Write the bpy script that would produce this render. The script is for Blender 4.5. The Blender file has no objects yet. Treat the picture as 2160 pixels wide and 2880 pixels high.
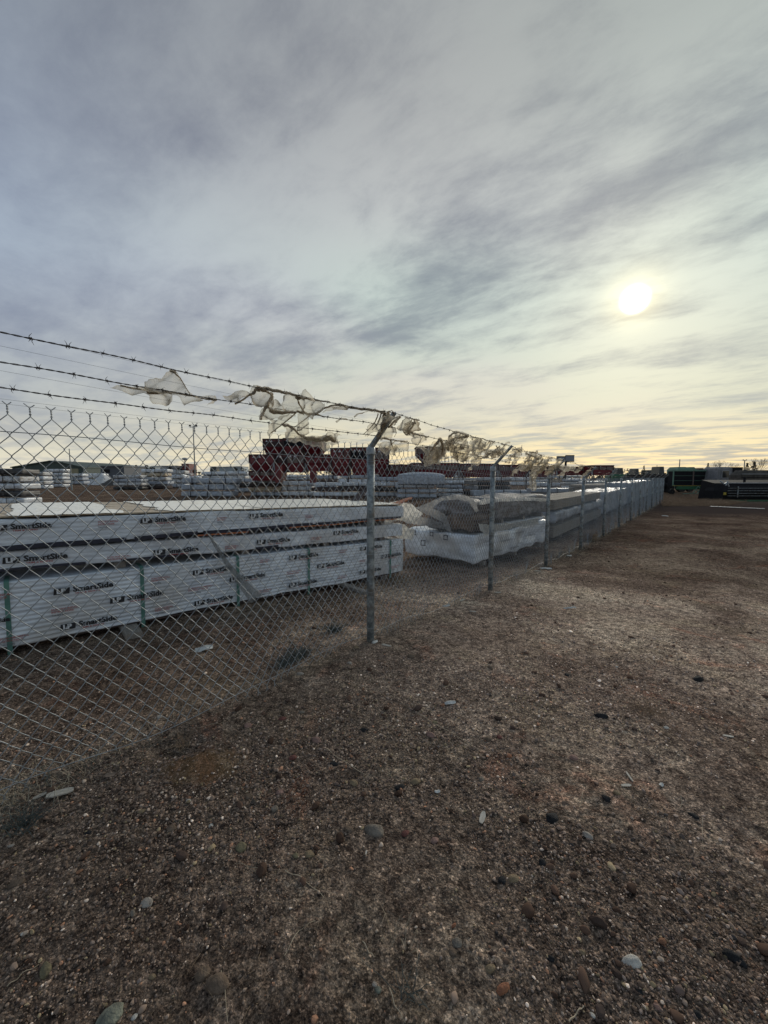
import bpy, bmesh, math, random
import numpy as np
from mathutils import Vector, Matrix, geometry
random.seed(7); rng = np.random.default_rng(7)
S = bpy.context.scene
COL = S.collection

# ------------------------------------------------------------------ camera
F_PX = 1090.0; PITCH = math.radians(5.0); EYE = 1.6
cam_d = bpy.data.cameras.new("camera"); cam = bpy.data.objects.new("camera", cam_d); COL.objects.link(cam)
cam_d.sensor_fit = 'VERTICAL'; cam_d.sensor_height = 36.0; cam_d.lens = 36.0 * F_PX / 2880.0
cam_d.clip_start = 0.05; cam_d.clip_end = 5000
cam.location = (0, 0, EYE); cam.rotation_euler = (math.radians(90) - PITCH, 0, 0)
S.camera = cam

# ------------------------------------------------------------------ sky and sun
SUN_AZ = math.radians(31.8); SUN_EL = math.radians(20.5)
SUN = Vector((math.sin(SUN_AZ) * math.cos(SUN_EL), math.cos(SUN_AZ) * math.cos(SUN_EL), math.sin(SUN_EL)))
world = bpy.data.worlds.new("World"); S.world = world; world.use_nodes = True
wn = world.node_tree.nodes; wl = world.node_tree.links; wn.clear()

def wnode(t, **k):
    n = wn.new(t)
    for a, v in k.items(): setattr(n, a, v)
    return n
def wmath(op, a, b=None, c=None, clamp=False):
    n = wnode('ShaderNodeMath', operation=op); n.use_clamp = clamp
    for i, v in enumerate((a, b, c)):
        if v is None: continue
        if isinstance(v, (int, float)): n.inputs[i].default_value = v
        else: wl.new(v, n.inputs[i])
    return n.outputs[0]
def wmix(f, a, b, blend='MIX'):
    n = wnode('ShaderNodeMix', data_type='RGBA', blend_type=blend)
    n.clamp_factor = True
    for i, v in ((0, f), (6, a), (7, b)):
        if isinstance(v, (int, float)): n.inputs[i].default_value = v
        elif isinstance(v, tuple): n.inputs[i].default_value = (*v, 1)
        else: wl.new(v, n.inputs[i])
    return n.outputs[2]
def wsmooth(v, a, b, lo=0.0, hi=1.0):
    n = wnode('ShaderNodeMapRange', interpolation_type='SMOOTHSTEP')
    wl.new(v, n.inputs[0])
    for i, x in ((1, a), (2, b), (3, lo), (4, hi)): n.inputs[i].default_value = x
    return n.outputs[0]
def wnoise(vec, scale, detail, rough, dist=0.0):
    n = wnode('ShaderNodeTexNoise'); wl.new(vec, n.inputs['Vector'])
    n.inputs['Scale'].default_value = scale; n.inputs['Detail'].default_value = detail
    n.inputs['Roughness'].default_value = rough; n.inputs['Distortion'].default_value = dist
    return n.outputs[0]
tc = wnode('ShaderNodeTexCoord')
nrm = wnode('ShaderNodeVectorMath', operation='NORMALIZE'); wl.new(tc.outputs['Generated'], nrm.inputs[0])
sep = wnode('ShaderNodeSeparateXYZ'); wl.new(nrm.outputs[0], sep.inputs[0])
dx, dy, dz = sep.outputs
el = wmath('MAXIMUM', dz, 0.0)
dot = wnode('ShaderNodeVectorMath', operation='DOT_PRODUCT'); wl.new(nrm.outputs[0], dot.inputs[0]); dot.inputs[1].default_value = SUN
sd = dot.outputs['Value']
# cloud deck: directions projected on a flat layer, streaks running away from the camera
inv = wmath('DIVIDE', 1.0, wmath('ADD', el, 0.09))
cx = wmath('MULTIPLY', dx, inv); cy = wmath('MULTIPLY', dy, inv)
a0 = math.radians(-52)
ca = wmath('SUBTRACT', wmath('MULTIPLY', cx, math.cos(a0)), wmath('MULTIPLY', cy, math.sin(a0)))
cb = wmath('ADD', wmath('MULTIPLY', cx, math.sin(a0)), wmath('MULTIPLY', cy, math.cos(a0)))
def deck(sa, sb, z):
    c = wnode('ShaderNodeCombineXYZ')
    wl.new(wmath('MULTIPLY', ca, sa), c.inputs[0]); wl.new(wmath('MULTIPLY', cb, sb), c.inputs[1]); c.inputs[2].default_value = z
    return c.outputs[0]
n_big = wnoise(deck(1.0, 0.62, 3.1), 1.0, 4, 0.5, 0.4)
n_mid = wnoise(deck(1.0, 0.50, 7.7), 2.7, 7, 0.60, 0.35)
n_fin = wnoise(deck(1.0, 0.60, 1.3), 8.0, 9, 0.66, 0.3)
n_bro = wnoise(deck(0.8, 0.8, 5.9), 0.4, 2, 0.5, 0.2)
cl = wmath('ADD', wmath('MULTIPLY', n_big, 0.45), wmath('ADD', wmath('MULTIPLY', n_mid, 0.37), wmath('MULTIPLY', n_fin, 0.18)))
cl_soft = wsmooth(cl, 0.32, 0.66); cl_hard = wsmooth(cl, 0.36, 0.56)
near_k = wsmooth(sd, 0.45, 0.92)
cl = wmath('ADD', wmath('MULTIPLY', cl_soft, wmath('SUBTRACT', 1.0, near_k)), wmath('MULTIPLY', cl_hard, near_k))   # 0 thick grey cloud, 1 thin bright veil
# base colours by the angle from the sun
near_sun = wsmooth(sd, 0.10, 1.02)
thin = wmix(near_sun, (0.262, 0.335, 0.408), (0.50, 0.53, 0.495))
thick = wmix(near_sun, (0.165, 0.208, 0.282), (0.225, 0.245, 0.27))
tint = wmix(wsmooth(n_bro, 0.42, 0.60), (1.02, 0.985, 1.04), (0.95, 1.02, 1.0))
col = wmix(cl, thick, thin)
col = wmix(1.0, col, tint, 'MULTIPLY')
zen = wsmooth(el, 0.40, 0.74, 1.0, 0.66)            # the deck thickens overhead
zc = wnode('ShaderNodeVectorMath', operation='SCALE'); wl.new(col, zc.inputs[0]); wl.new(zen, zc.inputs['Scale']); col = zc.outputs[0]
# warm light low over the horizon, stronger below the sun
low = wsmooth(el, 0.0, 0.42, 1.0, 0.0)
low2 = wsmooth(el, 0.0, 0.16, 1.0, 0.0)
side = wsmooth(sd, 0.25, 0.98)
warm_c = wmix(side, (0.70, 0.64, 0.49), (0.86, 0.66, 0.34))
warm_k = wmix(side, (0.52, 0.50, 0.43), (0.33, 0.325, 0.295))
col = wmix(wmath('MULTIPLY', low, wmath('ADD', 0.45, wmath('MULTIPLY', side, 0.30))), col, wmix(cl, (0.41, 0.42, 0.39), (0.66, 0.60, 0.39)))
col = wmix(wmath('MULTIPLY', low2, 0.85), col, wmix(wsmooth(n_mid, 0.40, 0.58), warm_k, warm_c))
# veiled sun: white core and halo shining through the cloud
core = wmath('POWER', wsmooth(sd, 0.9994, 1.0), 2.8)
halo1 = wmath('POWER', wmath('MAXIMUM', sd, 0.0), 1000.0)
halo2 = wmath('POWER', wmath('MAXIMUM', sd, 0.0), 70.0)
halo3 = wmath('POWER', wmath('MAXIMUM', sd, 0.0), 9.0)
veil = wmath('ADD', 0.55, wmath('MULTIPLY', cl, 0.6))
def addc(c, f, rgb):
    m = wmix(1.0, (0, 0, 0), rgb); v = wnode('ShaderNodeVectorMath', operation='SCALE'); v.inputs[0].default_value = rgb; wl.new(f, v.inputs['Scale'])
    a = wnode('ShaderNodeVectorMath', operation='ADD'); wl.new(c, a.inputs[0]); wl.new(v.outputs[0], a.inputs[1]); return a.outputs[0]
col = addc(col, wmath('MULTIPLY', halo3, wmath('MULTIPLY', veil, 0.02)), (1.0, 0.97, 0.88))
col = addc(col, wmath('MULTIPLY', halo2, wmath('MULTIPLY', veil, 0.12)), (1.0, 0.80, 0.44))
col = addc(col, wmath('MULTIPLY', halo1, 0.45), (1.0, 0.84, 0.40))
col = addc(col, core, (3.6, 3.4, 2.9))
# clear sky behind the clouds
sky = wnode('ShaderNodeTexSky', sky_type='NISHITA'); sky.sun_disc = False; sky.sun_elevation = SUN_EL; sky.sun_rotation = SUN_AZ
bg_sky = wnode('ShaderNodeBackground'); wl.new(sky.outputs[0], bg_sky.inputs[0]); bg_sky.inputs[1].default_value = 0.05
bg_cl = wnode('ShaderNodeBackground'); wl.new(col, bg_cl.inputs[0]); bg_cl.inputs[1].default_value = 1.0
mixs = wnode('ShaderNodeMixShader'); mixs.inputs[0].default_value = 0.94
wl.new(bg_sky.outputs[0], mixs.inputs[1]); wl.new(bg_cl.outputs[0], mixs.inputs[2])
wo = wnode('ShaderNodeOutputWorld'); wl.new(mixs.outputs[0], wo.inputs[0])

sun_d = bpy.data.lights.new("sun", 'SUN'); sun_d.energy = 1.4; sun_d.angle = math.radians(16); sun_d.color = (1.0, 0.93, 0.80)
sun = bpy.data.objects.new("sun", sun_d); COL.objects.link(sun)
sun.rotation_euler = SUN.to_track_quat('Z', 'Y').to_euler()
S.view_settings.view_transform = 'Standard'; S.view_settings.look = 'None'
S.view_settings.exposure = 0.36; S.view_settings.gamma = 1.0; S.view_settings.use_curve_mapping = False
S.render.engine = 'CYCLES'
S.cycles.transparent_max_bounces = 24

# ------------------------------------------------------------------ helpers
def ray(px, py):
    u = (px - 1080) / F_PX; v = (1440 - py) / F_PX
    return Vector((u, math.cos(PITCH) + v * math.sin(PITCH), v * math.cos(PITCH) - math.sin(PITCH)))
def P(px, py, z):
    r = ray(px, py); return Vector((0, 0, EYE)) + r * ((z - EYE) / r.z)
def atY(px, py, Y):
    r = ray(px, py); return Vector((0, 0, EYE)) + r * (Y / r.y)
TS = [-40, -2.6, 0, 2.72, 5.4, 8.3, 11.3, 400]; TZ = [.08, .08, .04, -.075, -.17, -.235, -.26, -.26]
FD = Vector((.6347, .7728, 0)); FN = Vector((.7728, -.6347, 0)); F0 = Vector((-.13, 3.60, 0))
def g_np(x, y):
    s = (x + .13) * .6347 + (y - 3.6) * .7728
    t = np.interp(s, TS, TZ)
    r = np.hypot(x, y); k = np.clip((r - 6) / 10, 0, 1); k = k * k * (3 - 2 * k)
    return t * (1 - k) - .26 * k
def g(x, y): return float(g_np(np.array([x]), np.array([y]))[0])
def on_ground(px, py):
    z = 0.0
    for _ in range(12):
        p = P(px, py, z); z = .5 * z + .5 * g(p.x, p.y)
    p = P(px, py, z); return p

def vnoise(p, seed=0):
    """value noise, p (n,3) -> (n,) in -1..1"""
    i = np.floor(p).astype(np.int64); f = p - i; f = f * f * (3 - 2 * f)
    def h(a, b, c):
        n = (a * 374761393 + b * 668265263 + c * 2147483647 + seed * 974711) & 0xffffffff
        n = ((n ^ (n >> 13)) * 1274126177) & 0xffffffff
        n = ((n ^ (n >> 16)) * 2246822519) & 0xffffffff
        return ((n ^ (n >> 15)) & 0xffff) / 32767.5 - 1
    r = 0
    for a in (0, 1):
        for b in (0, 1):
            for c in (0, 1):
                w = (f[:, 0] if a else 1 - f[:, 0]) * (f[:, 1] if b else 1 - f[:, 1]) * (f[:, 2] if c else 1 - f[:, 2])
                r = r + w * h(i[:, 0] + a, i[:, 1] + b, i[:, 2] + c)
    return r
def fbm(p, oct=4, seed=0):
    r = 0; a = 1; t = 0
    for k in range(oct):
        r = r + a * vnoise(p * 2 ** k + 13.7 * k, seed + k); t += a; a *= .5
    return r / t

def link(o): COL.objects.link(o); return o
def mesh_obj(name, verts, faces, m=None, parent=None, smooth=False, loc=None):
    me = bpy.data.meshes.new(name)
    me.from_pydata([tuple(v) for v in verts], [], [tuple(f) for f in faces])
    if smooth: me.polygons.foreach_set('use_smooth', [True] * len(me.polygons))
    me.update()
    if m: me.materials.append(m)
    o = bpy.data.objects.new(name, me); link(o)
    if parent: o.parent = parent
    if loc is not None: o.location = loc
    return o
def empty(name, loc=(0, 0, 0), rz=0):
    o = bpy.data.objects.new(name, None); link(o); o.location = loc; o.rotation_euler = (0, 0, rz); o.empty_display_size = .2
    return o
def tag(o, label=None, cat=None, group=None, kind=None):
    if label: o['label'] = label
    if cat: o['category'] = cat
    if group: o['group'] = group
    if kind: o['kind'] = kind
    return o
def share(name, src, parent=None, loc=None, rot=None, scale=None):
    o = bpy.data.objects.new(name, src.data); link(o); o.parent = parent
    if loc is not None: o.location = loc
    if rot is not None: o.rotation_euler = rot
    if scale is not None: o.scale = scale
    return o
def copy_tree(o, parent=None):
    c = o.copy(); COL.objects.link(c); c.parent = parent
    for ch in list(o.children): copy_tree(ch, c)
    return c

class MB:
    def __init__(s): s.v = []; s.f = []
    def box(s, c, d, rz=0, tilt=None):
        b = len(s.v); R = Matrix.Rotation(rz, 3, 'Z')
        if tilt is not None: R = tilt
        for x in (-.5, .5):
            for y in (-.5, .5):
                for z in (-.5, .5):
                    s.v.append(Vector(c) + R @ Vector((x * d[0], y * d[1], z * d[2])))
        for q in ((0, 1, 3, 2), (4, 6, 7, 5), (0, 4, 5, 1), (2, 3, 7, 6), (0, 2, 6, 4), (1, 5, 7, 3)): s.f.append([b + i for i in q])
        return s
    def tube(s, pts, r, n=6, cap=True):
        pts = [Vector(p) for p in pts]; b = len(s.v); m = len(pts)
        rr = r if hasattr(r, '__len__') else [r] * m
        up = None
        for i, p in enumerate(pts):
            t = (pts[min(i + 1, m - 1)] - pts[max(i - 1, 0)])
            t = t.normalized() if t.length > 1e-9 else Vector((0, 0, 1))
            if up is None:
                up = t.orthogonal().normalized()
            else:
                up = (up - t * up.dot(t)); up = up.normalized() if up.length > 1e-6 else t.orthogonal().normalized()
            w = t.cross(up)
            for k in range(n):
                a = 2 * math.pi * k / n
                s.v.append(p + (up * math.cos(a) + w * math.sin(a)) * rr[i])
        for i in range(m - 1):
            for k in range(n):
                s.f.append([b + i * n + k, b + i * n + (k + 1) % n, b + (i + 1) * n + (k + 1) % n, b + (i + 1) * n + k])
        if cap:
            s.f.append([b + k for k in range(n)][::-1]); s.f.append([b + (m - 1) * n + k for k in range(n)])
        return s
    def loft(s, rings, cap=True):
        """rings: lists of equal length"""
        b = len(s.v); n = len(rings[0])
        for r in rings: s.v += [Vector(p) for p in r]
        for i in range(len(rings) - 1):
            for k in range(n):
                s.f.append([b + i * n + k, b + i * n + (k + 1) % n, b + (i + 1) * n + (k + 1) % n, b + (i + 1) * n + k])
        if cap:
            s.f.append([b + k for k in range(n)][::-1]); s.f.append([b + (len(rings) - 1) * n + k for k in range(n)])
        return s
    def build(s, name, m=None, parent=None, smooth=False, loc=None):
        return mesh_obj(name, s.v, s.f, m, parent, smooth, loc)

# ------------------------------------------------------------------ materials
def mat(name, c1, c2=None, rough=.7, metal=0, scale=8, detail=5, bump=0, bscale=None, stretch=(1, 1, 1), spec=.5, lo=.35, hi=.65, coords='Object', dirt=None):
    m = bpy.data.materials.new(name); m.use_nodes = True
    nt = m.node_tree; b = nt.nodes['Principled BSDF']
    b.inputs['Roughness'].default_value = rough; b.inputs['Metallic'].default_value = metal
    b.inputs['Specular IOR Level'].default_value = spec
    c2 = c2 or tuple(x * .75 for x in c1)
    t = nt.nodes.new('ShaderNodeTexCoord'); mp = nt.nodes.new('ShaderNodeMapping'); nt.links.new(t.outputs[coords], mp.inputs[0])
    mp.inputs['Scale'].default_value = stretch
    n = nt.nodes.new('ShaderNodeTexNoise'); nt.links.new(mp.outputs[0], n.inputs['Vector'])
    n.inputs['Scale'].default_value = scale; n.inputs['Detail'].default_value = detail; n.inputs['Roughness'].default_value = .6
    r = nt.nodes.new('ShaderNodeValToRGB'); nt.links.new(n.outputs[0], r.inputs[0])
    r.color_ramp.elements[0].position = lo; r.color_ramp.elements[0].color = (*c2, 1)
    r.color_ramp.elements[1].position = hi; r.color_ramp.elements[1].color = (*c1, 1)
    out = r.outputs[0]
    if dirt:
        n2 = nt.nodes.new('ShaderNodeTexNoise'); nt.links.new(t.outputs[coords], n2.inputs['Vector']); n2.inputs['Scale'].default_value = dirt[1]; n2.inputs['Detail'].default_value = 6
        r2 = nt.nodes.new('ShaderNodeValToRGB'); nt.links.new(n2.outputs[0], r2.inputs[0]); r2.color_ramp.elements[0].position = .50; r2.color_ramp.elements[1].position = .66
        mx = nt.nodes.new('ShaderNodeMix'); mx.data_type = 'RGBA'; mx.inputs[7].default_value = (*dirt[0], 1)
        nt.links.new(r2.outputs[0], mx.inputs[0]); nt.links.new(out, mx.inputs[6]); out = mx.outputs[2]
    nt.links.new(out, b.inputs['Base Color'])
    if bump:
        nb = nt.nodes.new('ShaderNodeTexNoise'); nt.links.new(mp.outputs[0], nb.inputs['Vector'])
        nb.inputs['Scale'].default_value = bscale or scale * 4; nb.inputs['Detail'].default_value = 6
        bp = nt.nodes.new('ShaderNodeBump'); bp.inputs['Strength'].default_value = bump; bp.inputs['Distance'].default_value = .01
        nt.links.new(nb.outputs[0], bp.inputs['Height']); nt.links.new(bp.outputs[0], b.inputs['Normal'])
    return m
M = {}
M['galv'] = mat('galvanised_steel', (.42, .46, .50), (.24, .27, .30), .48, .55, 30, bump=.15)
M['galv_post'] = mat('galvanised_post', (.36, .40, .42), (.15, .18, .20), .55, .45, 16, bump=.25, lo=.42, hi=.58, dirt=((.16, .14, .12), 7))
M['wire'] = mat('galvanised_wire', (.37, .40, .43), (.22, .24, .26), .5, .4, 14)
M['barb'] = mat('weathered_barbed_wire', (.10, .085, .08), (.05, .04, .045), .6, .5, 30)
M['wrap'] = mat('white_lumber_wrap', (.80, .85, .92), (.52, .56, .63), .24, 0, 3.5, 6, bump=.35, bscale=22, stretch=(1, 1, 3), dirt=((.52, .52, .53), 1.7))
M['wrap_old'] = mat('dirty_lumber_wrap', (.66, .67, .70), (.40, .41, .43), .5, 0, 5, 6, bump=.6, bscale=16, dirt=((.30, .27, .24), 3.2))
M['wrap_blue'] = mat('bluish_lumber_wrap', (.50, .54, .62), (.24, .27, .32), .45, 0, 5, 6, bump=.6, bscale=14, dirt=((.28, .29, .32), 3))
M['wrap_top'] = mat('sheer_top_film', (.93, .92, .88), (.80, .77, .70), .22, 0, 6, 7, bump=.5, bscale=12, stretch=(2.5, .8, 1), lo=.38, hi=.6)
M['lumber'] = mat('pale_lumber', (.56, .46, .33), (.38, .29, .20), .5, 0, 9, 6, bump=.3, stretch=(1, 12, 12))
M['lumber_dull'] = mat('dull_lumber', (.34, .28, .21), (.15, .12, .095), .85, 0, 9, 6, bump=.3, stretch=(1, 12, 12))
M['lumber_grey'] = mat('weathered_lumber', (.30, .27, .24), (.17, .15, .135), .8, 0, 9, 6, bump=.4, stretch=(1, 12, 12))
M['brown_board'] = mat('dark_brown_board', (.10, .072, .068), (.04, .03, .028), .9, 0, 7, 6, bump=.3, stretch=(1, 10, 10))
M['murky'] = mat('murky_grey_film', (.26, .25, .26), (.07, .062, .06), .60, 0, 5, 7, bump=.8, bscale=14, stretch=(1, 1, 2.4), lo=.38, hi=.60, dirt=((.12, .09, .075), 3))
M['crate'] = mat('brown_cardboard', (.22, .165, .13), (.08, .06, .05), .85, 0, 4, 6, bump=.3)
M['black_wrap'] = mat('black_torn_wrap', (.05, .05, .055), (.018, .018, .02), .45, 0, 6, 6, bump=.6)
M['ink'] = mat('black_ink', (.022, .024, .03), (.012, .012, .018), .55)
M['navy'] = mat('navy_ink', (.025, .028, .055), (.015, .016, .03), .5)
M['red_ink'] = mat('red_ink', (.42, .10, .10), (.30, .08, .08), .6)
M['grey_ink'] = mat('grey_ink', (.16, .18, .20), (.10, .11, .13), .6)
M['white_ink'] = mat('white_ink', (.72, .74, .78), (.62, .64, .68), .5)
M['orange'] = mat('orange_stripe', (.55, .20, .07), (.32, .09, .05), .6, 0, 12)
M['strap'] = mat('teal_strap', (.11, .25, .215), (.07, .17, .15), .5)
M['maroon'] = mat('maroon_paint', (.19, .016, .026), (.10, .010, .016), .45, 0, 2, 5, dirt=((.10, .045, .04), 1.2))
M['maroon_dark'] = mat('dark_maroon_steel', (.05, .012, .016), (.02, .01, .01), .6)
M['rust_tin'] = mat('grey_brown_tin', (.20, .15, .13), (.12, .09, .08), .6)
M['black'] = mat('black_steel', (.018, .018, .021), (.009, .009, .011), .8, spec=.2)
M['tyre'] = mat('tyre_rubber', (.022, .022, .022), (.014, .014, .014), .85)
M['green'] = mat('green_paint', (.035, .16, .07), (.02, .09, .045), .45)
M['green_pale'] = mat('pale_green_paint', (.15, .27, .20), (.09, .17, .13), .5)
M['yellow'] = mat('yellow_paint', (.42, .33, .03), (.28, .2, .02), .5)
M['white_paint'] = mat('dull_white_paint', (.40, .41, .43), (.27, .28, .30), .6, 0, 3)
M['cab_paint'] = mat('grey_cab_paint', (.22, .22, .235), (.13, .13, .14), .6, 0, 3)
M['header_grey'] = mat('grey_brown_steel', (.10, .09, .08), (.05, .045, .04), .8, 0, 3, spec=.2)
M['glass'] = mat('dark_glass', (.02, .025, .03), (.015, .018, .02), .08)
M['roof_green'] = mat('dark_green_roof', (.055, .085, .075), (.035, .055, .05), .6, 0, 2)
M['roof_white'] = mat('pale_blue_roof', (.42, .47, .50), (.33, .37, .41), .6, 0, 2)
M['wall_tan'] = mat('tan_wall', (.34, .31, .20), (.25, .22, .15), .7)
M['roof_grey'] = mat('slate_grey_roof', (.10, .115, .14), (.06, .07, .09), .6)
M['bark'] = mat('bark', (.10, .085, .075), (.05, .04, .035), .9, 0, 20, bump=.5)
M['evergreen'] = mat('evergreen_needles', (.028, .04, .028), (.015, .02, .016), .9)
M['far_trees'] = mat('far_tree_line', (.05, .05, .045), (.03, .03, .03), .95)
M['dry'] = mat('dry_grass', (.36, .25, .16), (.22, .15, .10), .9, 0, 3)
M['dry_pale'] = mat('pale_straw', (.50, .42, .31), (.34, .27, .19), .8, 0, 20)
M['weed'] = mat('blue_grey_weed', (.10, .12, .115), (.05, .06, .058), .9, 0, 8)
M['paper'] = mat('scrap_paper', (.62, .62, .60), (.42, .42, .41), .7, 0, 20, bump=.3)
M['wood_chip'] = mat('pale_wood_scrap', (.52, .49, .44), (.34, .31, .27), .8, 0, 30, bump=.3, stretch=(1, 8, 8))
M['gravel_pile'] = mat('dark_gravel', (.09, .085, .08), (.045, .04, .04), .95, 0, 9, bump=.8)
M['sign'] = mat('sign_panel', (.16, .17, .19), (.10, .11, .13), .5)
M['sign2'] = mat('sign_panel_pale', (.26, .28, .32), (.18, .2, .24), .5)

def plastic_mat(name, dens, colour, attr=True):
    m = bpy.data.materials.new(name); m.use_nodes = True; nt = m.node_tree; nt.nodes.clear(); L = nt.links.new
    tr = nt.nodes.new('ShaderNodeBsdfTransparent'); tr.inputs[0].default_value = (.95, .93, .89, 1)
    df = nt.nodes.new('ShaderNodeBsdfDiffuse'); tl = nt.nodes.new('ShaderNodeBsdfTranslucent'); gl = nt.nodes.new('ShaderNodeBsdfGlossy'); gl.inputs['Roughness'].default_value = .3
    t = nt.nodes.new('ShaderNodeTexCoord'); n = nt.nodes.new('ShaderNodeTexNoise'); n.inputs['Scale'].default_value = 14; n.inputs['Detail'].default_value = 9; n.inputs['Roughness'].default_value = .75; n.inputs['Distortion'].default_value = 2.2
    L(t.outputs['Object'], n.inputs['Vector'])
    cr = nt.nodes.new('ShaderNodeValToRGB'); L(n.outputs[0], cr.inputs[0]); cr.color_ramp.elements[0].position = .35; cr.color_ramp.elements[0].color = (*[c * .62 for c in colour], 1); cr.color_ramp.elements[1].position = .62; cr.color_ramp.elements[1].color = (*colour, 1)
    for q in (df, tl): L(cr.outputs[0], q.inputs[0])
    bp = nt.nodes.new('ShaderNodeBump'); bp.inputs['Strength'].default_value = .9; bp.inputs['Distance'].default_value = .02; L(n.outputs[0], bp.inputs['Height'])
    for q in (df, tl, gl): L(bp.outputs[0], q.inputs['Normal'])
    m1 = nt.nodes.new('ShaderNodeMixShader'); m1.inputs[0].default_value = .68; L(df.outputs[0], m1.inputs[1]); L(tl.outputs[0], m1.inputs[2])
    m2 = nt.nodes.new('ShaderNodeMixShader'); m2.inputs[0].default_value = .06; L(m1.outputs[0], m2.inputs[1]); L(gl.outputs[0], m2.inputs[2])
    def mth(op, a, b, c=False):
        q = nt.nodes.new('ShaderNodeMath'); q.operation = op; q.use_clamp = c
        for k, v in ((0, a), (1, b)):
            if isinstance(v, (int, float)): q.inputs[k].default_value = v
            else: L(v, q.inputs[k])
        return q.outputs[0]
    if attr:
        at = nt.nodes.new('ShaderNodeAttribute'); at.attribute_name = 'layers'; lay = at.outputs['Fac']
    else: lay = 1.0
    # film thickness: layers of film in the bunch x wrinkle noise, thicker when seen edge on
    lw = nt.nodes.new('ShaderNodeLayerWeight'); lw.inputs['Blend'].default_value = .35
    a = mth('MULTIPLY', mth('ADD', mth('MULTIPLY', n.outputs[0], 1.5), .25), mth('MULTIPLY', lay, dens))
    a = mth('ADD', a, mth('MULTIPLY', lw.outputs['Facing'], .30), True)
    m3 = nt.nodes.new('ShaderNodeMixShader'); L(a, m3.inputs[0]); L(tr.outputs[0], m3.inputs[1]); L(m2.outputs[0], m3.inputs[2])
    o = nt.nodes.new('ShaderNodeOutputMaterial'); L(m3.outputs[0], o.inputs[0])
    return m
M['film'] = plastic_mat('sheer_plastic_film', .62, (.82, .74, .60))
M['film_dense'] = plastic_mat('bunched_plastic_film', .62, (.78, .68, .53), False)
M['film_thick'] = plastic_mat('layered_plastic_film', .95, (.62, .53, .40))
M['film_grey'] = plastic_mat('grey_plastic_film', .72, (.46, .46, .46), False)
M['film_white'] = plastic_mat('white_plastic_film', .85, (.86, .85, .81), False)

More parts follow.
